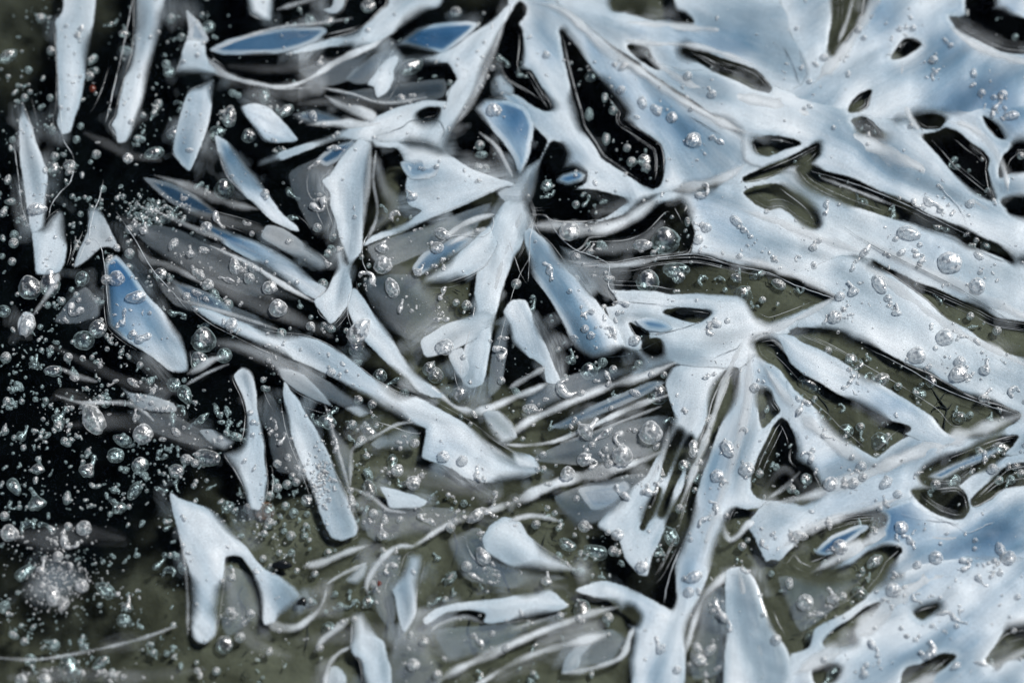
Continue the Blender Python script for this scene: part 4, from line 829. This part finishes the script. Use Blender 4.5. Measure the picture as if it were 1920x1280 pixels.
def build_ice(name, label, cat, group, shape, blue=0.1, dens=1.0, soft=None, grad=None, step=3.0, base=0.0, height=6.0, wave=1.0, streaky=1.0, ang=None):
    kind, geo = shape
    pts = geo[0] if kind == 'ribbon' else geo
    pad = FR + 4 + (max(geo[1]) if kind == 'ribbon' else 0)
    x0, x1 = pts[:, 0].min() - pad, pts[:, 0].max() + pad
    y0, y1 = pts[:, 1].min() - pad, pts[:, 1].max() + pad
    X, Y = grid_mesh(x0, x1, y0, y1, step)
    s = sdf_shape(shape, X, Y)
    s = s + .3 * N14(X, Y)
    so = s + FR
    gyy, gxx = np.gradient(so, step)
    g2 = np.maximum(gxx ** 2 + gyy ** 2, .3)
    edge = (so < 0) & (so > -2.2 * step)
    Xp = np.where(edge, X - so * gxx / g2, X)
    Yp = np.where(edge, Y - so * gyy / g2, Y)
    s = np.where(edge, -FR, s)
    q = quads(*X.shape).reshape(-1, 4)
    inn = (so > 0).reshape(-1)
    ok = inn[q].any(1) & (so.reshape(-1)[q].min(1) > -2.2 * step)
    vis = ((s > -5) | (haze_at(X, Y) * dens * streaky * np.clip((s + 42) / 44, 0, 1) ** 2 > .012)).reshape(-1)
    ok &= vis[q].any(1)
    q = q[ok]
    used = np.unique(q)
    remap = np.full(X.size, -1); remap[used] = np.arange(len(used))
    q = remap[q]
    x, y, d = Xp.reshape(-1)[used], Yp.reshape(-1)[used], s.reshape(-1)[used]
    prof = np.where(d > 0, height * (1 - np.exp(-np.maximum(d, 0) / 9.0)), height * 1.2 * (np.exp(np.minimum(d, 0) / 12) - 1))
    ridge = .2 * np.exp(-((d - 5) / 3.5) ** 2)
    und = wave * (1.4 * N40(x, y) + 2.6 * N90(x, y)) * np.clip(d / 22, 0, 1)
    z = 1.2 + base + prof + ridge + und
    cx, cy = pts[:, 0].mean(), pts[:, 1].mean()
    if ang is None:
        ev, evec = np.linalg.eigh(np.cov(np.stack([pts[:, 0] - cx, pts[:, 1] - cy])))
        ax_ = evec[:, 1]
    else:
        ax_ = np.array([math.cos(math.radians(ang)), math.sin(math.radians(ang))])
    sa = (x - cx) * ax_[0] + (y - cy) * ax_[1]
    sb = -(x - cx) * ax_[1] + (y - cy) * ax_[0] + 14 * N200(x, y)
    if kind == 'ribbon': sb = -d
    SEED[0] += 137.0
    f1 = N90(sa * .32 + SEED[0], sb * 1.15)              # broad bands along the crystal
    f0 = N40(sa * .22 + SEED[0], sb * .9 + 50)
    ed = .5 + .5 * N90(x + 400, y + 100)
    if soft is None:
        sf = np.minimum(1.5 + 22 * np.clip((ed - .46) / .42, 0, 1) ** 1.2, max(3.0, .85 * d.max()))
    else:
        sf = np.full(d.shape, float(soft))
    if kind == 'ribbon':
        sf = np.full(d.shape, np.clip(np.median(geo[1]) * 1.1, 2.5, 14))
    hz = dens * haze_at(x, y) * streaky
    inner = np.clip(d / 14, 0, 1)
    bd = dens * (1 - inner * np.clip(.34 * (f1 - .15), 0, .4) - inner * np.clip(.22 * (f0 - .2), 0, .2))
    if kind == 'ribbon': bd = dens * np.clip(.8 + .5 * N90(x * 1.4 + SEED[0], y * 1.4), .35, 1)
    wh = (np.clip(.32 - .4 * f1 - .2 * f0, 0, .7) * inner if kind != 'ribbon' else .75 * np.ones(d.shape)) + np.clip(1 - d / 42, 0, 1) ** 1.5 * np.clip(.22 + .6 * N90(x + 50, y - 220), 0, .75)
    if grad is None:
        b = np.full(d.shape, blue)
    else:
        ax, ay, bx, by, v0, v1 = grad
        t = ((x - ax) * (bx - ax) + (y - ay) * (by - ay)) / ((bx - ax) ** 2 + (by - ay) ** 2)
        b = v0 + (v1 - v0) * np.clip(t, 0, 1)
    if kind != 'pane':
        for sx, sy, r, a in SKY_BLUE_SPOTS:
            b = b + .7 * a * np.exp(-((x - sx) ** 2 + (y - sy) ** 2) / r ** 2)
    b = b * np.clip(d / 10, .25, 1)
    wx, wy = ground(x, y)
    o = mesh_from(name, np.stack([wx, wy, z * S], -1), q, M_SKY_PAINTED, {'d': d, 'soft': sf, 'blue': np.clip(b + .10 * f1 * inner, 0, 1), 'haze': hz, 'body': np.clip(bd, 0, 1), 'white': wh, 'sa': sa + SEED[0], 'sb': sb})
    tag(o, label, cat, group)
    # union fields
    i0, i1 = int(max(0, (y0 - 30 - UY[0, 0]) // GST)), int(min(UX.shape[0], (y1 + 30 - UY[0, 0]) // GST + 1))
    j0, j1 = int(max(0, (x0 - 30 - UX[0, 0]) // GST)), int(min(UX.shape[1], (x1 + 30 - UX[0, 0]) // GST + 1))
    gX, gY = UX[i0:i1, j0:j1], UY[i0:i1, j0:j1]
    sd = sdf_shape(shape, gX, gY)
    if dens > .5:
        UD[i0:i1, j0:j1] = np.maximum(UD[i0:i1, j0:j1], sd)
    hh = 1.2 + base + height * (1 - np.exp(-np.maximum(sd, 0) / 9.0)) + wave * (1.4 * N40(gX, gY) + 2.6 * N90(gX, gY)) * np.clip(sd / 22, 0, 1)
    UH[i0:i1, j0:j1] = np.where(sd > 0, np.maximum(UH[i0:i1, j0:j1], hh), UH[i0:i1, j0:j1])
    return o


def ribbon_line(name, path, w, h, z, mat, parent, closed=False):
    """a thin raised thread of ice along a path, triangular in section"""
    p = np.asarray(path, float)
    if closed:
        t = np.roll(p, -1, 0) - np.roll(p, 1, 0)
    else:
        t = np.gradient(p, axis=0)
    t = t / (np.linalg.norm(t, axis=1, keepdims=True) + 1e-9)
    nrm = np.stack([-t[:, 1], t[:, 0]], 1)
    n = len(p)
    taper = np.ones(n) if closed else np.clip(np.minimum(np.arange(n), np.arange(n)[::-1]) / 4.0, .12, 1)
    rows = []
    for off, hz in ((-1, -.3), (-.45, .75), (.45, .75), (1, -.3)):
        q = p + nrm * (off * w * taper)[:, None]
        x, y = ground(q[:, 0], q[:, 1])
        rows.append(np.stack([x, y, (z + hz * h * taper) * S], 1))
    v = np.stack(rows, 1).reshape(-1, 3)
    f = []
    m = n if closed else n - 1
    for i in range(m):
        j = (i + 1) % n
        for k in range(3):
            f.append((i * 4 + k, j * 4 + k, j * 4 + k + 1, i * 4 + k + 1))
    return mesh_from(name, v, f, mat, parent=parent)


def sample_height(x, y):
    j = np.clip(((np.asarray(x) - UX[0, 0]) / GST).astype(int), 0, UX.shape[1] - 1)
    i = np.clip(((np.asarray(y) - UY[0, 0]) / GST).astype(int), 0, UX.shape[0] - 1)
    return UH[i, j], UD[i, j]


def edge_lines(poly, parent, offs, name, w, mat, frac, rnd, outward):
    """growth lines running along parts of an outline"""
    p = poly
    area = 0.5 * np.sum(p[:, 0] * np.roll(p[:, 1], -1) - np.roll(p[:, 0], -1) * p[:, 1])
    t = np.roll(p, -1, 0) - np.roll(p, 1, 0)
    t = t / (np.linalg.norm(t, axis=1, keepdims=True) + 1e-9)
    nin = np.stack([-t[:, 1], t[:, 0]], 1) * (1 if area > 0 else -1)
    n = len(p)
    for off in offs:
        ln = int(n * rnd.uniform(*frac))
        if ln < 8: continue
        s0 = rnd.randint(n)
        idx = (s0 + np.arange(ln)) % n
        o2 = off * rnd.uniform(.5, 2.2) if name == 'strand' else off
        offv = (off + (o2 - off) * np.linspace(0, 1, ln))[:, None]
        ang0 = t[idx[0]]
        turned = (t[idx] @ ang0) < .35
        if turned.any():                      # stop where the outline turns a corner
            cutn = int(np.argmax(turned))
            if cutn < 7: continue
            idx, offv = idx[:cutn], offv[:cutn]
        q = p[idx] + nin[idx] * (-offv if outward else offv)
        # keep off the far side of narrow shapes
        sd = sdf_poly(q[:, 0], q[:, 1], poly)
        good = (sd < -off * .55) if outward else (sd > off * .55)
        if good.mean() < .6: continue
        q = q[good]
        if len(q) < 6: continue
        for _ in range(2):
            q[1:-1] = (q[:-2] + 2 * q[1:-1] + q[2:]) / 4
        hz, _u = sample_height(q[:, 0], q[:, 1])
        z = np.where(hz > 0, hz, .8)
        z = np.convolve(np.pad(z, 3, mode='edge'), np.ones(7) / 7, 'valid')
        ribbon_line(name, q, w * rnd.uniform(.7, 1.3), w * .8, z, mat, parent)


# ------------------------------------------------------------------ pale ice
PLATE_OBJ = []
for i, (lab, pts, b) in enumerate(PLATES):
    poly = smooth_closed(stretch(pts), 5)
    o = build_ice('ice_plate', lab, 'ice plate', 'pale ice plates', ('plate', poly), blue=b * .6, step=3.4, base=(i % 4) * .7, height=1.3, wave=.45, streaky=.1, ang=PLATE_ANG[i])
    PLATE_OBJ.append((o, poly))
BLADE_OBJ = []
for i, (lab, pts, op) in enumerate(BLADES):
    poly = smooth_closed(stretch(pts), 5)
    o = build_ice('ice_crystal', lab, 'ice crystal', 'ice crystals frozen into the sheet', ('blade', poly), blue=op.get('b', .06), dens=op.get('dens', 1), soft=op.get('soft'),
                  grad=op.get('grad'), step=2.6, base=1.5 + (i % 5) * .8, height=1.2, wave=.7)
    BLADE_OBJ.append((o, poly, op))
for i, (lab, path, wd, dn) in enumerate(RIDGES):
    k = smooth_open(np.array(path, float), 5)
    r = np.interp(np.linspace(0, 1, len(k)), np.linspace(0, 1, len(wd)), wd)
    tt = np.linspace(0, 1, len(k))
    r = r * (1 + .38 * N40(k[:, 0], k[:, 1])) * np.clip(np.minimum(tt, 1 - tt) / .16 + .12, .12, 1)
    build_ice('ice_ridge', 'white ' + lab if not any(c in lab for c in ('white', 'pale', 'frosted', 'bright')) else lab, 'ice ridge', 'raised ribs of white ice', ('ribbon', (k, r)), blue=.02, dens=dn, step=2.4, base=1.0 + (i % 4) * .6, height=1.4, wave=.3, streaky=.45)
for i, (lab, pts, b, dn) in enumerate(SKY_PANES):
    poly = smooth_closed(stretch(pts), 5)
    build_ice('painted_sky_patch', lab, 'blue ice', 'panes of painted sky reflection', ('pane', poly), blue=b, dens=dn, step=3.0, base=(1.0 if UD[int((poly[:, 1].mean() - UY[0, 0]) / GST), int((poly[:, 0].mean() - UX[0, 0]) / GST)] < 0 else 5.0), height=.8, wave=.5, streaky=.4)  # these panes paint blue sky reflections

for i, (lab, path, wd, dn) in enumerate(VEILS):
    k = smooth_open(np.array(path, float), 5)
    r = np.interp(np.linspace(0, 1, len(k)), np.linspace(0, 1, len(wd)), wd) * (1 + .2 * N40(k[:, 0], k[:, 1]))
    build_ice('ice_veil', lab, 'ice veil', 'thin pale veils in the clear ice', ('ribbon', (k, r)), blue=.1, dens=dn * .6, step=3.5, base=-1.0 + .3 * (i % 3), height=1.0, wave=.3, streaky=.6)

for i, (lab, pts, dn) in enumerate(FILMS):
    poly = smooth_closed(stretch(pts), 4)
    build_ice('ice_film', lab, 'ice film', 'thin clear films of ice', ('blade', poly), blue=.3, dens=dn * .72, step=3.5, base=-.6 + .3 * (i % 4), height=.8, wave=.5, streaky=.5)

rnd = np.random.RandomState(11)
for o, poly, op in BLADE_OBJ:
    if op.get('dens', 1) < .5: continue
    edge_lines(poly, o, (1.5,), 'rim', 1.1, M_RIM, (.25, .5), rnd, False)
    edge_lines(poly, o, (3, 5, 7.5, 10)[:rnd.randint(0, 5)], 'growth_line', .6, M_GROW, (.1, .35), rnd, True)
for o, poly, op in BLADE_OBJ:
    for _ in range(1):
        edge_lines(poly, o, (rnd.uniform(5, 26),), 'strand', rnd.uniform(.5, 1.1), M_GROW, (.08, .3), rnd, True)
for h in hollow_polys:
    c = h.mean(0)
    best, own = -1e9, None
    for o, poly in PLATE_OBJ:
        s = sdf_poly(h[:, 0], h[:, 1], poly).mean()
        if s > best: best, own = s, o
    edge_lines(h, own, (1.0,), 'rim', 1.3, M_RIM, (.35, .7), rnd, True)
    size = math.sqrt(np.prod(h.max(0) - h.min(0)))
    edge_lines(h, own, (2.5, 4.5, 7, 9, 12, 15)[:2 if size < 60 else 6], 'growth_line', .6, M_GROW, (.15, .45), rnd, False)

# ------------------------------------------------------------------ the clear ice sheet over the bed
from_edge = np.clip(-UD, 0, 60)
wob = from_edge + 3.0 * N40(UX, UY)
ripple = .5 * np.sin(wob * .62) * np.exp(-from_edge / 26) * np.clip(from_edge / 5, 0, 1)
shz = -2.6 + ripple + .5 * N40(UX, UY) + 1.6 * N90(UX, UY)
shz = np.minimum(shz, .3) - 1.6 * np.clip((UD + 8) / 20, 0, 1)
gx, gy = ground(UX, UY)
sheet = mesh_from('ice_sheet', np.stack([gx, gy, shz * S], -1).reshape(-1, 3), quads(*UX.shape).reshape(-1, 4), M_SHEET)
tag(sheet, 'clear rippled ice sheet over the dark water', kind='structure')

# ------------------------------------------------------------------ bubbles
def ico(sub=3):
    import bmesh
    bm = bmesh.new()
    bmesh.ops.create_icosphere(bm, subdivisions=sub, radius=1)
    v = np.array([x.co for x in bm.verts]); f = np.array([[q.index for q in p.verts] for p in bm.faces])
    bm.free()
    return v, f


def n3(v, seed, k=2.2):
    r = np.random.RandomState(seed)
    o = np.zeros(len(v))
    for _ in range(6):
        w = r.normal(size=3) * k
        o += np.sin(v @ w + r.rand() * 6.3)
    return o / 6


def tube_shape(path, rad, nseg=12):
    path = np.asarray(path, float); rad = np.asarray(rad, float)
    t = np.gradient(path, axis=0); t /= np.linalg.norm(t, axis=1, keepdims=True)
    up = np.array([0, 0, 1.0])
    rows = []
    for p, tt, r in zip(path, t, rad):
        a = np.cross(up, tt); a /= np.linalg.norm(a) + 1e-9
        b = np.cross(tt, a)
        an = np.arange(nseg) * 2 * math.pi / nseg
        rows.append(p + r * (np.cos(an)[:, None] * a + np.sin(an)[:, None] * b))
    v = np.concatenate(rows)
    f = []
    n = len(path)
    for i in range(n - 1):
        for k in range(nseg):
            a, b = i * nseg + k, i * nseg + (k + 1) % nseg
            f.append((a, b, b + nseg)); f.append((a, b + nseg, a + nseg))
    v = np.vstack([v, path[0] - t[0] * rad[0] * .7, path[-1] + t[-1] * rad[-1] * .7])
    c0, c1 = n * nseg, n * nseg + 1
    for k in range(nseg):
        f.append((c0, (k + 1) % nseg, k)); f.append((c1, (n - 1) * nseg + k, (n - 1) * nseg + (k + 1) % nseg))
    return v, np.array(f)


def shape_mesh(kind, seed):
    v, f = ico(3)
    if kind == 'r':
        v = v * (1 + .16 * n3(v, seed) + .12 * n3(v, seed + 5, 4.5))[:, None]
        v[:, 2] *= .7
    elif kind == 'e':
        v = v * (1 + .15 * n3(v, seed) + .12 * n3(v, seed + 5, 4.5))[:, None]
        v *= (1.35, .8, .75)
        v[:, 1] *= 1 - .25 * v[:, 0] / 1.35
    elif kind == 't':                     # a bulb drawn out into a crooked neck
        r = np.random.RandomState(seed)
        u = np.linspace(0, 1, 15)
        p = np.stack([2.1 * u - .8, .28 * np.sin(u * r.uniform(2, 5) + r.rand() * 6), .15 * np.sin(u * 4 + r.rand() * 6)], 1)
        rad = .66 * np.exp(-((u - .22) / .24) ** 2) + .17 + .16 * np.exp(-((u - 1) / .12) ** 2) * r.rand() + .04 * r.rand(15)
        rad[0] *= .45
        v, f = tube_shape(p, rad, 14)
        v = v * (1 + .10 * n3(v, seed, 3))[:, None]; v[:, 2] *= .8
    elif kind == 'f':
        an = np.arctan2(v[:, 1], v[:, 0]); zz = v[:, 2]
        rib = .10 * np.cos(an * 11 + seed) * np.clip(1 - np.abs(zz), 0, 1)
        v = v * (1 + rib + .05 * n3(v, seed))[:, None]
        apex = np.clip(zz, 0, 1) ** 3
        v[:, 2] = v[:, 2] * .85 + .35 * apex
        # the ribbed dome leans over
        c, s = math.cos(.75), math.sin(.75)
        v = np.stack([v[:, 0], v[:, 1] * c + v[:, 2] * s, -v[:, 1] * s + v[:, 2] * c], 1)
    elif kind == 'p':
        x = v[:, 0]
        k = 1 - .38 * np.exp(-((x - .1) / .28) ** 2)
        v = v * np.stack([np.full(len(v), 1.45), k * .8, k * .75], 1)
        v *= (1 + .08 * n3(v, seed))[:, None]
    else:
        r = np.random.RandomState(seed)
        n = 17
        a = r.uniform(0, 6.28); turn = r.uniform(-2.6, 2.6)
        p = [np.zeros(3)]
        for i in range(n - 1):
            a += turn / n + .28 * r.normal()
            p.append(p[-1] + .17 * np.array([math.cos(a), math.sin(a), .12 * r.normal()]))
        p = np.array(p); p -= p.mean(0)
        rad = .27 + .13 * np.sin(np.linspace(0, r.uniform(5, 11), n) + r.rand() * 6) + .05 * r.rand(n)
        rad[0] *= .7; rad[-1] *= .7
        v, f = tube_shape(p, rad)
        v = v * (1 + .08 * n3(v, seed, 4))[:, None]
        v /= max(1.0, np.abs(v[:, :2]).max() * .85)
    return v, f


VARIANTS = {k: [shape_mesh(k, 31 * i + ord(k)) for i in range(12 if k == 'c' else 8)] for k in 'retfpc'}
BMESH = {}


def bubble_mesh(kind, i, milky):
    key = (kind, i, milky)
    if key not in BMESH:
        v, f = VARIANTS[kind][i]
        o = mesh_from('air_bubble', v, f, M_BUBM if milky else M_BUB)
        BMESH[key] = o.data
        bpy.data.objects.remove(o)
    return BMESH[key]


rb = random.Random(5)
bubs = []
for tok in BUBBLES.split():
    x, y, r, k = tok.split(',')
    bubs.append((float(x), float(y), float(r), k))
NB_TRACED = len(bubs)
bubs.sort(key=lambda b: -b[2])
big, small = bubs[:300], bubs[300:]


def place(x, y, r):
    h, u = sample_height(x, y)
    if h > 0:
        z = float(h) + r * .10
    else:
        z = -3.0 - r * rb.uniform(.2, 1.0)
    gx_, gy_ = ground(x, y)
    return float(gx_), float(gy_), z * S


SHAPE_WORD = {'r': 'round', 'e': 'egg shaped', 't': 'tailed', 'f': 'ribbed', 'p': 'peanut shaped', 'c': 'crooked'}
LAND = [('chipped upright blade at the top corner',140,120),('long blade curving down from the top',250,150),('grey spike at the outer edge',62,310),('stubby pale block',95,460),
 ('pale saddle near the top',365,110),('slim square-footed blade',362,235),('bluish triangular shard',500,235),('narrow slanting blade',480,345),('blue lens under the top ridge',520,78),
 ('forked wedge at the top',720,45),('tiny fin in the dark triangle',722,145),('tip of the pale triangle',900,110),('band under the pale triangle',740,230),('hourglass shard',655,380),('foot of the hourglass shard',628,580),
 ('pale arch',830,340),('olive gap beside the arch',725,350),('star ray with a hooked side',880,540),('centre silt pool',740,560),('central node',985,395),('blue ray below the node',1075,570),('short shard between black gaps',1000,650),
 ('two black slits of the fan plate',1010,160),('long black slit of the fan plate',1180,240),('blue heaped patch',945,230),('olive hollow by the node',1070,380),('thin slits along the top edge',1260,60),('blue streak of the top plate',1380,110),
 ('striped gash at the top',1590,50),('black hollow in the top corner',1860,60),('small slits of the diagonal slab',1660,215),('black hollow of the diagonal slab',1800,310),('edge of the diagonal slab',1890,230),('dark bubbled bar',1690,400),('olive leaf hollow',1460,375),
 ('upper side of the broadest plate',1350,420),('far end of the broadest plate',1760,510),('middle of the broadest plate',1560,470),('dark bar near the outer edge',1830,600),('dark centre bar',1280,515),('dim centre hollow',1220,440),('sliver plate',1230,600),
 ('heart of the star',1370,640),('long olive bar',1720,710),('smooth plate above the olive bar',1720,640),('slanting olive bar',1560,755),('round end of the slanting bar',1640,830),('dark teardrop hollow',1470,890),('pale column',1400,800),('long narrow slit',1310,850),
 ('feathered strip',1220,930),('sharp white rib',1130,800),('rib crossing the centre',1080,740),('dark pane between ridges',1200,760),('longest diagonal blade',680,710),('blue foot of the diagonal blade',870,850),('blade above the diagonal',720,640),
 ('deep blue shard',270,600),('forked grey splinter',185,440),('frost cluster',280,390),('frosted ribs',370,440),('row of bubbles in the dark stripes',420,540),('slate blue pane',500,490),('black corner below the blue shard',160,690),('white hair rib',190,755),
 ('pale blurred bar',285,760),('narrow upright blade',475,820),('orange leaf scrap',495,950),('heap beside the widening blade',545,900),('widening pale blade',600,880),('grey green pane',740,830),('small soft lens',755,935),('outer edge of the dark corner',30,830),
 ('tailed bubbles of the dark corner',110,900),('bubbles above the leg shaped blade',300,870),('leg shaped blade',390,1080),('hooked rib',560,1150),('frost cloud',100,1095),('bottom edge of the corner',90,1250),('dark hair rib at the bottom',240,1210),
 ('bright junction',780,1020),('leaf shaped blade',765,1120),('cut blade at the bottom',690,1220),('curved rib',700,1065),('pale wing',980,1030),('soft tongue',930,1145),('bottom ribs',960,1230),('dark pocket under the feathered strip',1110,1020),
 ('lower pale column',1250,1180),('tall column at the bottom',1410,1160),('arched rib',1320,1130),('dark hollow beside the tall column',1390,1030),('blurred blue lens',1570,1010),('lower blurred hollow',1560,1110),('blue lens near the outer edge',1820,865),
 ('dark hollow under the blue lens',1770,945),('tangled plate',1760,1030),('outer side of the tangled plate',1880,1050),('blurred corner plate',1760,1180),('bottom edge of the blurred plate',1600,1250),('plate below the slanting bar',1600,920)]


def near_name(x, y):
    return min(LAND, key=lambda q: (q[1] - x) ** 2 + (q[2] - y) ** 2)[0]


used_labels = {}
for x, y, r, k in big:
    me = bubble_mesh(k, rb.randrange(len(VARIANTS[k])), bool(sample_height(x, y)[0] > 0))
    o = bpy.data.objects.new('air_bubble', me)
    COL.objects.link(o)
    sc = r * S * (.96 if k in 'rft' else 1.06)
    o.location = place(x, y, r)
    o.scale = (sc, sc, sc)
    ang = {'f': rb.uniform(-.3, .3), 't': math.pi / 2 + rb.uniform(-.7, .7)}.get(k, rb.uniform(0, 6.28))
    o.rotation_euler = (rb.uniform(-.2, .2), rb.uniform(-.2, .2), ang)
    size = 'large' if r >= 18 else ('' if r >= 14 else ('small' if r >= 11 else 'tiny'))
    lm = near_name(x, y)
    lab = ' '.join((size + ' ' + SHAPE_WORD[k] + ' bubble by the ' + lm).split())
    used_labels.setdefault(lab, []).append((x, y, o))
ORD = ('leftmost', 'second from the left', 'third from the left', 'fourth from the left', 'fifth from the left', 'sixth from the left')
for lab, items in used_labels.items():
    items.sort(key=lambda q: q[0])
    for i, (x, y, o) in enumerate(items):
        l2 = lab
        if len(items) == 2:
            hor = abs(items[0][0] - items[1][0]) >= abs(items[0][1] - items[1][1])
            first = (x == items[0][0]) if hor else (y == min(items[0][1], items[1][1]))
            l2 = ('left-hand ' if first else 'right-hand ') + lab if hor else ('upper ' if first else 'lower ') + lab
        elif len(items) > 2:
            l2 = lab + ', ' + (ORD[i] if i < len(items) - 1 else 'rightmost')
        tag(o, l2, 'bubble', 'air bubbles in the ice')

# the many tiny bubbles nobody could count
vs, fs, off = [], [], 0
v0, f0 = ico(2); v1, f1_ = ico(1)
tiny = []
rs = np.random.RandomState(3)
CENT = [(b[0] + 12 * rs.normal(), b[1] + 12 * rs.normal(), rs.uniform(5, 26), rs.uniform(.5, 1.6)) for b in bubs[::2]]
cnt = 0
while cnt < 5400:
    if rs.rand() < .35: x, y = rs.uniform(-120, 2040), rs.uniform(-110, 1390)
    else:
        c_ = CENT[rs.randint(len(CENT))]
        x, y = c_[0] + rs.normal() * c_[2] * c_[3], c_[1] + rs.normal() * c_[2]
    h, u = sample_height(x, y)
    dens = .9 if x < 520 else .45
    if h > 0: dens *= 1.3
    if rs.rand() > dens: continue
    r = 1.1 + 2.6 * rs.rand() ** 2.5
    if cnt % 4 == 0: r = rs.uniform(2.6, 6.0)
    tiny.append((x, y, r, 'r' if r < 2.6 else 'rrreepc'[rs.randint(7)])); cnt += 1
for _ in range(420):                       # the frost cloud in the lower corner
    tiny.append((rs.normal(115, 42), rs.normal(1085, 34), rs.uniform(1, 2.8), 'r'))
for _ in range(160):                       # froth on the widening blade and on the frost cluster
    tiny.append((rs.normal(600, 14), rs.normal(905, 30), rs.uniform(1.2, 3.4), 'r'))
    tiny.append((rs.normal(285, 32), rs.normal(395, 12), rs.uniform(1.2, 3.4), 'r'))
for x, y, r, k in small + tiny:
    if r > 2.6:
        v, f = VARIANTS[k][rs.randint(len(VARIANTS[k]))]
        if k == 'r': v, f = v0 * (1 + .1 * n3(v0, rs.randint(1000)))[:, None], f0
    else:
        v, f = v1, f1_
    a = rs.rand() * 6.28
    if k in 'tf': a = (math.pi / 2 if k == 't' else 0) + rs.uniform(-.5, .5)
    c, s = math.cos(a), math.sin(a)
    p = np.stack([v[:, 0] * c - v[:, 1] * s, v[:, 0] * s + v[:, 1] * c, v[:, 2]], 1) * r * S + np.array(place(x, y, r))
    vs.append(p); fs.append(f + off); off += len(p)
st = mesh_from('tiny_bubbles', np.concatenate(vs), np.concatenate(fs), M_BUBT)
tag(st, 'countless tiny air bubbles scattered through the ice', 'bubbles', kind='stuff')

# ------------------------------------------------------------------ hairline cracks, root fibres, litter
for lab, path, dark in CRACKS:
    k = smooth_open(np.array(path, float), 7)
    k = k + np.stack([.7 * N14(k[:, 0], k[:, 1]), .7 * N14(k[:, 1] + 50, k[:, 0])], 1)
    h, u = sample_height(k[:, 0], k[:, 1])
    z = np.where(h > 0, h + 1.6, 1.2)
    z = np.convolve(np.pad(z, 4, mode='edge'), np.ones(9) / 9, 'valid') + .8
    o = ribbon_line('hairline_crack', k, .8, .8, z, M_CRACKD if dark else M_CRACK, None)
    tag(o, lab, 'crack', 'hairline cracks in the ice')
M_ROOT = make_plain('root_fibre', (.012, .011, .009), .7)
for lab, path in ROOTS:
    k = smooth_open(np.array(path, float), 7)
    k = k + np.stack([1.5 * N14(k[:, 0], k[:, 1]), 1.5 * N14(k[:, 1] + 50, k[:, 0])], 1)
    o = ribbon_line('root_fibre', k, 1.5, 2.0, np.full(len(k), -12.0), M_ROOT, None)
    tag(o, lab, 'root', 'root fibres under the ice')


rf = np.random.RandomState(21)
nf = 0
while nf < 70:                              # fine dark stems and threads in the silt
    x, y = rf.uniform(420, 1900), rf.uniform(280, 1270)
    if sample_height(x, y)[1] > -2 or mud_deep_field(np.array([x]), np.array([y]))[0] > .5: continue
    a0, L = rf.uniform(0, 6.28), rf.uniform(14, 60)
    tt = np.linspace(0, 1, 9)
    aa = a0 + rf.normal() * 1.2 * tt + .5 * rf.normal() * np.sin(tt * 6)
    k = np.stack([x + np.cumsum(np.cos(aa)) * L / 9, y + np.cumsum(np.sin(aa)) * L / 9], 1)
    ribbon_line('fibre', k, rf.uniform(.6, 1.5), 1.2, np.full(len(k), rf.uniform(-11, -6)), M_ROOT, bed)
    nf += 1


def lump(name, label, cat, x, y, r, mat, z, sc=(1, 1, .5), seed=1):
    v, f = ico(3)
    v = v * (1 + .35 * n3(v, seed, 3))[:, None] * np.array(sc)
    gx_, gy_ = ground(x, y)
    o = mesh_from(name, v * r * S, f, mat)
    o.location = (float(gx_), float(gy_), z * S)
    return tag(o, label, cat)


M_LEAF = make_plain('rust_leaf', (.16, .06, .025), .7, .8)
M_SEED = make_plain('dark_seed', (.008, .009, .009), .25)
M_REDS = make_plain('red_seed', (.10, .02, .008), .3)
lump('leaf_scrap', 'rust orange leaf scrap under the heap of round bubbles', 'leaf', 492, 952, 22, M_LEAF, -14, (1, .75, .15), 4)
lump('seed', 'black seed beside the leg shaped blade', 'seed', 528, 1058, 13, M_SEED, 0, (1.4, .7, .6), 2)
lump('seed', 'small black seed under the leg shaped blade knee', 'seed', 566, 1128, 10, M_SEED, 0, (1, .9, .6), 3)
lump('seed', 'dark red seed under the bubbles of the corner blade', 'seed', 173, 165, 8, M_REDS, -3, (.8, 1, .6), 5)
lump('seed', 'dark red seed beside the curved rib', 'seed', 711, 1093, 6, M_REDS, 0, (.8, 1, .6), 6)
